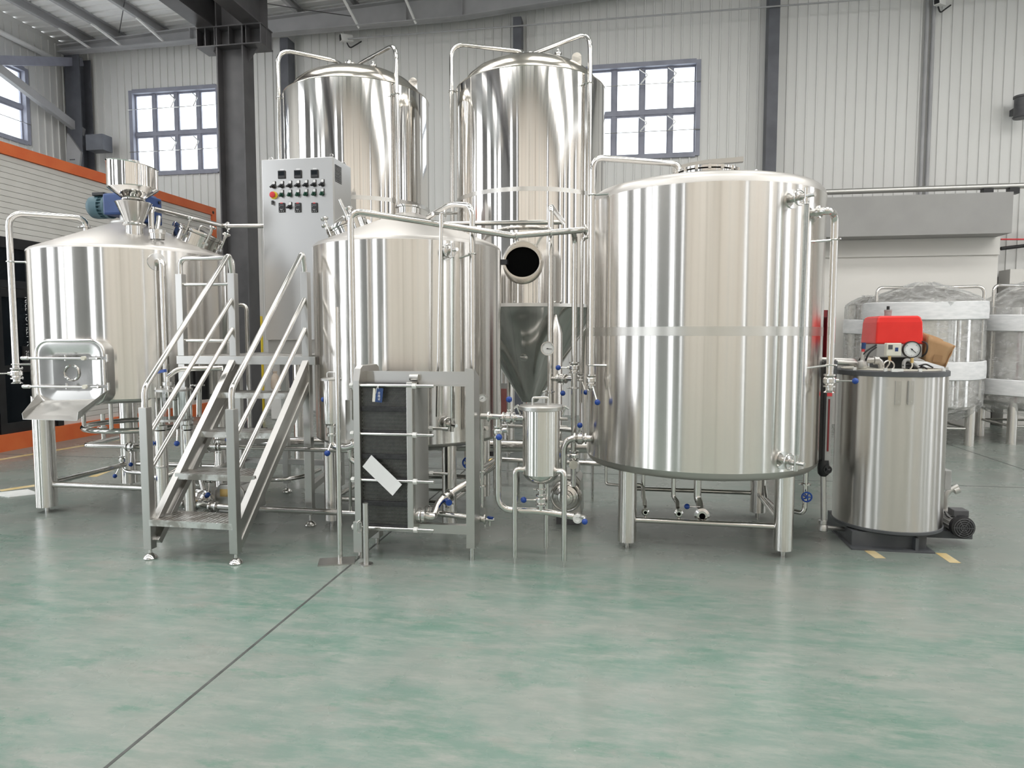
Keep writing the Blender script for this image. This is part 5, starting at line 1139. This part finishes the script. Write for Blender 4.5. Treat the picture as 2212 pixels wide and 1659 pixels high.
for (px, yy, r, zb_) in ((348, 4.70, .045, .0), (406, 4.755, .04, .0)):
    q = A(px, 940, yy); MB().cyl((q.x, q.y, .06), (q.x, q.y, gz0-.09), r, n=22).build('leg', 'tank_brushed', gt); MB().lathe((q.x, q.y, gz0-.09), ZA, [(r*.6, 0), (.045, .01), (.045, .04), (.03, .045), (.03, .085)], 18).build('clamp', 'fitting', gt); MB().cyl((q.x, q.y, 0), (q.x, q.y, .064), .014, n=8).build('foot_pin', 'fitting', gt)
for (px, py) in ((328, 958), (382, 958), (328, 1035)): MB().ball(A(px, py, 4.66), .021).build('knob', 'knob_blue', gt); MB().cyl(A(px, py, 4.66), A(px + 1, py - 30, 4.69), .006, n=8).build('handle', 'fitting', gt)
MB().tube([A(335, 1030, 4.75), A(352, 1030, 4.7), A(375, 1022, 4.75), A(400, 1000, 4.85)], .022, .04).build('drain_bend', 'pipe', gt); clamp(A(348, 1008, 4.68), ZA, .024, gt)
MB().cyl(A(430, 835, 4.9), A(430, 900, 4.9), .02, n=14).build('side_pipe', 'pipe', gt); clamp(A(430, 832, 4.9), ZA, .024, gt)
rv = A(432, 830, 5.16); MB().cyl(V(rv.x, 5.16, A(432, 862, 5.16).z), V(rv.x, 5.16, A(432, 800, 5.16).z), .072, n=24).build('reservoir', 'black', gt); MB().cyl(V(rv.x, 5.16, A(432, 801, 5.16).z), V(rv.x, 5.16, DZ-.012), .01, n=8).build('hanger', 'fitting', gt)

# ================================================================== STEAM BOILER (right)
BC, BR = (1.918, 5.40), .362
bo = thing('steam_boiler', 'upright steel steam boiler with grey rims, black base and red burner on top', 'boiler', (*BC, 0))
zb0, zb1 = .145, 1.222
MB().lathe((*BC, zb0), ZA, [(BR, 0), (BR, .5), (BR, zb1-zb0)], 96, False, False).build('shell', 'boiler_steel', bo)
MB().lathe((*BC, zb1), ZA, [(BR+.001, 0), (BR+.008, .002), (BR+.008, .034), (BR-.002, .04), (.02, .042)], 96, False, True).build('top_rim', 'boiler_grey', bo)
MB().lathe((*BC, zb0-.045), ZA, [(.05, 0), (BR-.06, .0), (BR+.004, .022), (BR+.008, .026), (BR+.008, .044), (BR, .046)], 96, True, False).build('bottom_rim', 'boiler_grey', bo)
q0, q1 = AZ(1842, 1190, 0), AZ(2015, 1193, 0)
MB().box(q0.x, q1.x, 5.05, 5.78, 0, .012).box(q0.x+.02, q1.x-.03, 5.12, 5.72, .012, .115).build('base', 'boiler_grey', bo, 0)
MB().box(q1.x-.12, q1.x-.10, 5.07, 5.12, .012, .10).build('gusset', 'boiler_grey', bo, 0)
MB().lathe((*BC, zb1+.041), ZA, [(BR-.03, 0), (BR-.03, .006), (BR-.06, .008), (.02, .009)], 64).build('top_plate', 'ivory', bo)
k = MB()
for a in (-60, -25, 10, 45, 80): p = pol(BC, a, BR-.01, zb1+.03); MB().cbox(p, .02, .02, .06).build('rim_clip', 'white_plastic', bo, 0)
for px in (1941, 1967):
    p = A(px, 848, 5.04); q = V(p.x - BC[0], 5.04 - BC[1], 0); yy = BC[1] - sqrt(BR*BR - (p.x-BC[0])**2); z0, z1 = A(px, 874, yy).z, A(px, 823, yy).z; u = V(p.x - BC[0], yy - BC[1], 0).normalized()
    c_ = V(p.x, yy, (z0+z1)/2); b = MB().bar(V(p.x, yy, z0) + u*.004, V(p.x, yy, z1) + u*.004, .036, .006, u)
    h = b.build('name_bracket', 'satin', bo, 0)
    MB().bar(V(p.x - .018, yy, z0) + u*.012, V(p.x - .018, yy, z1) + u*.012, .005, .022, u).build('lip', 'satin', h, 0)
    for zz in (z0+.02, z1-.02): MB().lathe(V(p.x+.006, yy, zz) + u*.006, u, [(.006, 0), (.006, .003)], 8).build('rivet', 'dull', h)
MB().box(BC[0]+BR-.01, BC[0]+BR+.035, 5.3, 5.42, .40, .54).build('side_box', 'alu_grey', bo, 0, .004)
# burner with red cover
by0, by1 = 5.26, 5.58; bx0, bx1 = A(1893, 730, by0).x, A(1994, 730, by0).x; bzb, bzm, bzt = A(1940, 772, by0).z, A(1940, 743, by0).z, A(1940, 682, by0).z
bn_ = MB().box(bx0, bx1, by0, by1, bzb, bzm).build('burner_body', 'alu_grey', bo, 0, .008)
n = 10
def rr2(z, e): return [V(bx0-.004+e, by0-.004+e, z), V(bx1+.004-e, by0-.004+e, z), V(bx1+.004-e, by1-e, z), V(bx0-.004+e, by1-e, z)]
MB().rings([rr2(bzm, 0), rr2(bzt-.045, .007), rr2(bzt-.012, .016), rr2(bzt, .034)]).build('burner_cover', 'red_paint', bn_, 0, .012, 3)
p = A(1918, 680, 5.36); MB().lathe((p.x, 5.36, bzt-.004), ZA, [(.024, 0), (.024, .034), (.026, .036), (.026, .05)], 18).build('flame_sensor', 'alu_grey', bn_); MB().cyl((p.x, 5.36, bzt+.046), (p.x, 5.36, bzt+.072), .010, n=10).build('sensor_tip', 'black', bn_)
MB().box(bx0+.05, bx1-.05, by0+.05, by1-.05, zb1+.04, bzb).build('burner_neck', 'black', bn_, 0)
MB().tube([A(1893, 745, 5.25), A(1868, 760, 5.22), A(1855, 780, 5.25), A(1852, 797, 5.3)], .006, .05).build('cable', 'rubber', bn_); MB().tube([A(1893, 750, 5.25), A(1876, 762, 5.22), A(1868, 785, 5.25), A(1866, 797, 5.3)], .006, .05).build('cable', 'rubber', bn_)
MB().tube([A(1992, 738, 5.262), A(2004, 742, 5.19), A(2002, 762, 5.19), A(1992, 770, 5.262)], .006, .05).build('cable', 'rubber', bn_)
MB().box(bx1-.004, bx1+.007, 5.3, 5.36, A(2000, 744, 5.3).z, A(2000, 736, 5.3).z).build('plug', 'black', bn_, 0)
# pressure switch and gauge on siphons
p = A(1929, 755, 5.1); sw = MB().box(p.x-.048, p.x+.048, 5.08, 5.13, p.z-.045, p.z+.045).build('pressure_switch', 'ivory', bo, 0, .006)
MB().box(p.x-.038, p.x-.010, 5.078, 5.08, p.z+.002, p.z+.032).build('scale_window', 'dark_metal', sw, 0); MB().box(p.x+.006, p.x+.026, 5.078, 5.08, p.z-.012, p.z+.014).build('emblem', 'gear_blue', sw, 0)
MB().cyl((p.x-.02, 5.1, p.z-.045), (p.x-.02, 5.1, p.z-.075), .010, n=10).build('brass_stem', 'brass', sw); MB().tube([(p.x-.02, 5.1, p.z-.07), A(1922, 785, 5.12), A(1913, 797, 5.14)], .005, .02).torus(A(1920, 790, 5.13), YA, .035, .005, 24, 6).build('siphon', 'pipe', sw)
gg = gauge(A(1970, 755, 5.08), (-.05, -1, 0), .058, bo, None, 'pressure_gauge', 'paper', 'black', 2.4)
p = A(1970, 776, 5.1); MB().cyl(p + ZA*.015, p - ZA*.025, .011, n=8).build('brass_stem', 'brass', gg); MB().tube([p - ZA*.02, A(1971, 790, 5.12), A(1966, 798, 5.14)], .005, .01).build('siphon', 'pipe', gg)
# pipework and clutter on top
zt_ = zb1 + .05
MB().tube([A(1768, 776, 5.35), A(1848, 779, 5.35), V(A(1852, 790, 5.35).x, 5.35, zt_)], .016, .04).build('feed_pipe', 'dull', bo); MB().tube([A(1805, 782, 5.3), A(1850, 785, 5.3), V(A(1853, 795, 5.3).x, 5.3, zt_)], .021, .04).build('steam_pipe', 'dull', bo)
MB().tube([A(1868, 778, 5.28), A(1902, 778, 5.28), V(A(1905, 795, 5.28).x, 5.28, zt_)], .022, .03).lathe(A(1886, 778, 5.28), XA, [(.02, 0), (.032, .005), (.032, .035), (.02, .04)], 12).build('outlet_pipe', 'dull', bo)
sv = A(1863, 775, 5.24); s = MB().lathe(V(sv.x, 5.24, zt_), ZA, [(.03, 0), (.038, .02), (.03, .05), (.016, .06), (.016, .12)], 16).build('safety_valve', 'dull', bo); MB().cyl(V(sv.x, 5.24, zt_+.09), V(sv.x+.006, 5.24, zt_+.17), .011, n=10).build('lever', 'red_label', s); MB().cyl(V(sv.x+.004, 5.24, zt_+.14), V(sv.x+.006, 5.24, zt_+.185), .014, n=10).build('cap', 'gear_blue', s)
MB().tube([V(A(1952, 795, 5.2).x, 5.2, zt_), A(1952, 780, 5.22), A(1962, 776, 5.25), A(1985, 795, 5.2)], .012, .03).build('hose', 'alu_grey', bo)
k = MB()
for i in range(7): a = A(1950 + i*6, 790 + (i % 3)*3, 5.2); k.tube([a, a + V(.05, .02, .012*(-1)**i), a + V(.08, -.02, -.012)], .006, .02, 6)
k.build('loose_cable', 'rubber', bo); MB().bar(A(1925, 800, 5.06), A(1950, 800, 5.06), .03, .02).build('clip_plate', 'white_plastic', bo, 0)
# level gauge column on the left
lg = thing('level_gauge', 'tall black level gauge column with a red strip, beside the boiler', 'gauge', A(1782, 900, 5.2))
YL = 5.2; x0, x1, x2 = 1.404, A(1784, 900, YL).x, A(1796, 900, YL).x; z0, z1 = A(1780, 1024, YL).z, A(1790, 782, YL).z
MB().box(x0, x1, YL-.01, YL+.07, z0, z1).build('case', 'black', lg, 0, .006)
MB().box(x1, x2+.004, YL, YL+.06, z0+.05, z1-.1).build('face', 'alu_grey', lg, 0)
MB().lathe((x2-.012, YL+.02, z1-.11), ZA, [(.043, 0), (.043, .06), (.046, .062), (.046, .12)], 20).build('head', 'boiler_grey', lg)
MB().box((x1+x2)/2-.006, (x1+x2)/2+.006, YL-.004, YL, A(1790, 975, YL).z, A(1790, 862, YL).z).build('red_strip', 'dark_red', lg, 0)
lb = MB().box((x1+x2)/2-.016, (x1+x2)/2+.018, YL-.004, YL, A(1790, 856, YL).z, A(1790, 847, YL).z).build('label', 'red_label', lg, 0)
b = MB().lathe((x1, YL+.02, z0-.02), ZA, [(.02, 0), (.038, .02), (.042, .06), (.036, .12)], 18).build('valve_body', 'black', lg); b = MB().torus((x1+.012, YL-.04, z0+.04), YA, .024, .007, 18, 6)
for a in range(3): b.cyl((x1+.012, YL-.04, z0+.04), (x1+.012+.024*cos(a*2.09), YL-.04, z0+.04+.024*sin(a*2.09)), .006, n=6)
b.build('star_knob', 'black', lg)
ze = A(1778, 1140, YL).z; xe = A(1779, 1140, YL).x
MB().tube([(x1, YL+.02, z0-.01), (xe+.005, YL+.02, ze+.02)], .020).build('drain_tube', 'dull', lg)
MB().lathe((xe, YL+.02, ze-.035), ZA, [(.02, 0), (.033, .012), (.034, .04), (.026, .055), (.03, .06), (.03, .085), (.02, .09)], 18).build('elbow', 'dull', lg); MB().tube([(xe, YL+.02, ze), (q0.x+.03, 5.3, .078)], .016).build('tail_pipe', 'dull', lg)
# feed pump on its arm
fp_ = thing('feed_pump', 'small black feed pump motor on a grey arm beside the boiler', 'pump', A(2080, 1168, 5.35))
za = A(2060, 1162, 5.3).z; MB().box(q1.x-.05, A(2101, 1165, 5.3).x, 5.30, 5.42, .045, .097).build('arm', 'boiler_grey', fp_, 0, .003)
mc = A(2083, 1141, 5.22); ax = V(.0, 1, 0); MB().lathe(mc, ax, [(.05, .0), (.078, .012), (.08, .05), (.072, .052)], 28).build('fan_cover', 'black', fp_)
g = MB()
for r in (.02, .035, .05, .065): g.torus(mc - ax*.002, ax, r, .0025, 24, 5)
for a in range(6): g.bar(mc - ax*.002, mc - ax*.002 + V(cos(a*1.047), 0, sin(a*1.047))*.068, .003, .004)
g.build('grille', 'dark_metal', fp_)
md = MB().cyl(mc + ax*.05, mc + ax*.22, .062, n=24).build('motor', 'alu_grey', fp_)
for i in range(16):
    u = V(cos(2*pi*i/16), 0, sin(2*pi*i/16)); MB().bar(mc + ax*.055 + u*.066, mc + ax*.21 + u*.066, .004, .016, u).build('cooling_fin', 'alu_grey', md, 0)
MB().bar(mc + ax*.07 + V(.01, 0, .085), mc + ax*.17 + V(.01, 0, .085), .1, .05).build('terminal_box', 'dark_metal', fp_, 0, .005)
MB().cyl(mc + ax*.22, mc + ax*.34, .07, n=24).build('pump_head', 'dull', fp_); hd = mc + ax*.30
MB().tube([hd + ZA*.05, hd + ZA*.19, hd + V(.08, 0, .24)], .020, .05).lathe(hd + V(.05, 0, .2), V(.7, 0, .35), [(.018, 0), (.028, .005), (.028, .04), (.02, .045)], 14).build('outlet_pipe', 'dull', fp_)
MB().box(mc.x-.06, mc.x+.03, 5.28, 5.44, .10, mc.z-.05).build('foot', 'dull', fp_, 0); MB().tube([A(2040, 1105, 5.4), A(2046, 1118, 5.35), A(2062, 1115, 5.3)], .005, .03).build('cable', 'rubber', fp_)
# crumpled cardboard box lying on the boiler top
bxt = thing('cardboard_box', 'crumpled open cardboard box leaning on top of the boiler', 'box', A(2020, 795, 5.4))
yb, yf = 5.50, 5.24
bl, br_, tl, tr_ = A(1999, 780, yf), A(2042, 793, yf), A(2007, 725, yf), A(2064, 747, yf)
back = V(.03, yb-yf, .03)
nseg = 5
def quad_wall(p, q, r, s_, th, nm):
    mbx = MB(); G_ = []
    for i in range(nseg+1):
        row = []
        for j in range(nseg+1):
            u, v = i/nseg, j/nseg; w0 = p*(1-u)*(1-v) + q*u*(1-v) + r*u*v + s_*(1-u)*v
            row.append(w0 + V(0, random.uniform(-.007, .007), 0) + V(0, .018*sin(u*pi*2.2)*v, 0))
        G_.append(row)
    vs = [x for row in G_ for x in row]; k = nseg+1; fs = [(i*k+j, (i+1)*k+j, (i+1)*k+j+1, i*k+j+1) for i in range(nseg) for j in range(nseg)]
    mbx.add(vs, fs); o = mbx.build(nm, 'cardboard', bxt, 60); sm = o.modifiers.new('solid', 'SOLIDIFY'); sm.thickness = th; return o
quad_wall(bl, br_, tr_, tl, .004, 'side'); quad_wall(br_, br_ + back, tr_ + back, tr_, .004, 'side'); quad_wall(bl, bl + back, tl + back, tl, .004, 'side'); quad_wall(bl + back, br_ + back, tr_ + back + ZA*.01, tl + back + ZA*.01, .004, 'side')
MB().add([bl, br_, br_ + back, bl + back], [(0, 1, 2, 3)]).build('bottom', 'cardboard', bxt, 0)
MB().prism([bl*.45 + br_*.55 + V(-.03, -.012, .02), bl*.25 + br_*.75 + V(0, -.012, .02), bl*.25 + br_*.75 + V(.008, -.012, .07), bl*.45 + br_*.55 + V(-.02, -.012, .07)], (0, .002, 0)).build('brown_patch', 'brown_tape', bxt, 0)

# ================================================================== WRAPPED TANKS (far right)
def wrapped(label, pxl, pxr, Y, yb, yt, ytop, bands, legpts=True, pipes=True):
    py = (yb+yt)/2; a, b_ = A(pxl, py, Y), A(pxr, py, Y); R = (b_.x-a.x)/2*.985; c = ((a.x+b_.x)/2, Y)
    z0, z1, z2 = A((pxl+pxr)/2, yb, Y-R).z, A((pxl+pxr)/2, yt, Y-R*.3).z, A((pxl+pxr)/2, ytop, Y).z
    t = thing('wrapped_tank', label, 'tank', (*c, 0), 'film-wrapped tanks by the white partition')
    MB().lathe((*c, z0), ZA, [(.1, -.14), (R*.6, -.10), (R-.05, -.02), (R, .03), (R, (z1-z0)*.5), (R, z1-z0)], 64).build('shell', 'tank_brushed', t)
    MB().lathe((*c, z1), ZA, [(R, 0), (R-.05, .06), (R*.55, (z2-z1)*.6), (.12, (z2-z1)*.82), (.1, (z2-z1)*.9)], 64).build('top_head', 'tank_top', t)
    for (ya, yb2) in bands:
        za, zb = A((pxl+pxr)/2, yb2, Y-R).z, A((pxl+pxr)/2, ya, Y-R).z; n = 48
        MB().rings([[V(c[0] + (R+.062+.008*sin(3*a_+za*9)+e)*cos(a_), c[1] + (R+.062+.008*sin(3*a_+za*9)+e)*sin(a_), z + .012*sin(2*a_+z)) for a_ in [2*pi*j/n for j in range(n)]] for z, e in ((za, -.012), (za+.01, .008), ((za+zb)/2, .012), (zb-.01, .006), (zb, -.012))], True, False, False).build('foam_band', 'foam', t)
    # film: crumpled skin over the whole vessel
    n = 72; rs = []; rnd = random.Random(int(pxl)); zs = [z0-.16, z0-.06, z0+.04] + [z0 + (z1-z0)*k/10 for k in range(1, 11)] + [z1 + (z2-z1)*f for f in (.25, .5, .75, .95, 1.05)]
    for i, z in enumerate(zs):
        if z <= z0: r = R*.75 if i == 0 else R*.98
        elif z <= z1: r = R+.045
        else: r = (R+.04)*(1 - ((z-z1)/(z2-z1))**1.6*.8) if z < z2 else .12
        rs.append([V(c[0] + (r + rnd.uniform(-.014, .02))*cos(2*pi*j/n), c[1] + (r + rnd.uniform(-.014, .02))*sin(2*pi*j/n), z + rnd.uniform(-.018, .018)) for j in range(n)])
    MB().rings(rs, True, False, False).build('stretch_film', 'film', t, 0)
    if pipes:
        for s_ in (-1, 1): MB().tube([V(c[0]+s_*(R+.02)*.95, c[1]-.3*R, z0+.1), V(c[0]+s_*(R+.02)*.95, c[1]-.3*R, z2-.06), V(c[0]+s_*.15, c[1], z2-.06)], .022, .1).build('cleaning_pipe', 'pipe', t)
        MB().tube([V(c[0]+.25*R, c[1]-R*.97+.006, z0+.05), V(c[0]+.25*R, c[1]-R*.97+.006, z1-.05)], .02).build('front_pipe', 'pipe', t)
    for (dx, dy) in ((-.68, -.62), (.68, -.62), (-.68, .62), (.68, .62)):
        l = MB().cyl((c[0]+dx*R, c[1]+dy*R, .0), (c[0]+dx*R, c[1]+dy*R, z0+.05), .062, n=20).build('leg', 'tank_brushed', t)
    for dy in (-.62, .62): MB().cyl((c[0]-.68*R, c[1]+dy*R, z0*.45), (c[0]+.68*R, c[1]+dy*R, z0*.45), .018, n=8).build('brace', 'pipe', t)
    for dx in (-.68, .68): MB().cyl((c[0]+dx*R, c[1]-.62*R, z0*.45), (c[0]+dx*R, c[1]+.62*R, z0*.45), .018, n=8).build('brace', 'pipe', t)
    return t
wrapped('film-wrapped steel tank with white foam bands standing right behind the boiler', 1874, 2108, 10.7, 884, 655, 613, ((650, 690), (780, 820)))
wrapped('film-wrapped steel tank half hidden past the broad tank, behind the boiler burner', 1830, 1925, 11.85, 880, 660, 640, ((690, 722),), pipes=False)
wrapped('film-wrapped steel tank at the end of the row with two wide foam bands', 2119, 2356, 10.9, 878, 665, 608, ((678, 716), (824, 861)))

# ================================================================== CLUTTER SEEN THROUGH THE STAIRS
Yc = 11.9
tag(MB().cyl((A(566, 800, Yc).x, Yc, 0), (A(566, 800, Yc).x, Yc, A(562, 683, Yc).z), .035, n=12).build('yellow_pole', 'yellow'), 'thin yellow pole standing at the back wall, seen between the stair rails', 'pole')
tag(MB().box(A(552, 800, Yc).x-.02, A(562, 800, Yc).x-.03, Yc-.05, Yc+.1, 0, A(556, 640, Yc).z).build('white_post', 'white_plastic', None, 0, .01), 'square white post beside the yellow pole', 'post')
cr_ = tag(MB().box(A(584, 860, 11.4).x, A(628, 860, 11.4).x, 11.4, 12.0, 0, A(600, 843, 11.4).z).build('crate', 'white_plastic', None, 0, .02), 'white crate on the floor at the back wall under two bags', 'crate')
for i, (px, lb_) in enumerate(((592, 'slumped beige bag on the white crate, nearer the yellow pole'), (612, 'fuller beige bag on the white crate, farther from the yellow pole'))):
    p = A(px, 843, 11.55); r = .078 + .006*i
    tag(MB().lathe((p.x, 11.6, A(600, 843, 11.4).z), ZA, [(r*.8, 0), (r*1.05, .04), (r, .15), (r*.8, .24), (r*.4, .29), (r*.55, .33)], 14).build('bag', 'beige_bag'), lb_, 'bag')
tag(MB().prism([AZ(-30, 1068, 0) + ZA*.001, AZ(60, 1058, 0) + ZA*.001, AZ(88, 1068, 0) + ZA*.001, AZ(20, 1075, 0) + ZA*.001], (0, 0, .006)).build('plastic_scrap', 'dirt_film', None, 0), 'scrap of clear plastic film lying on the floor by the yellow line', 'litter')
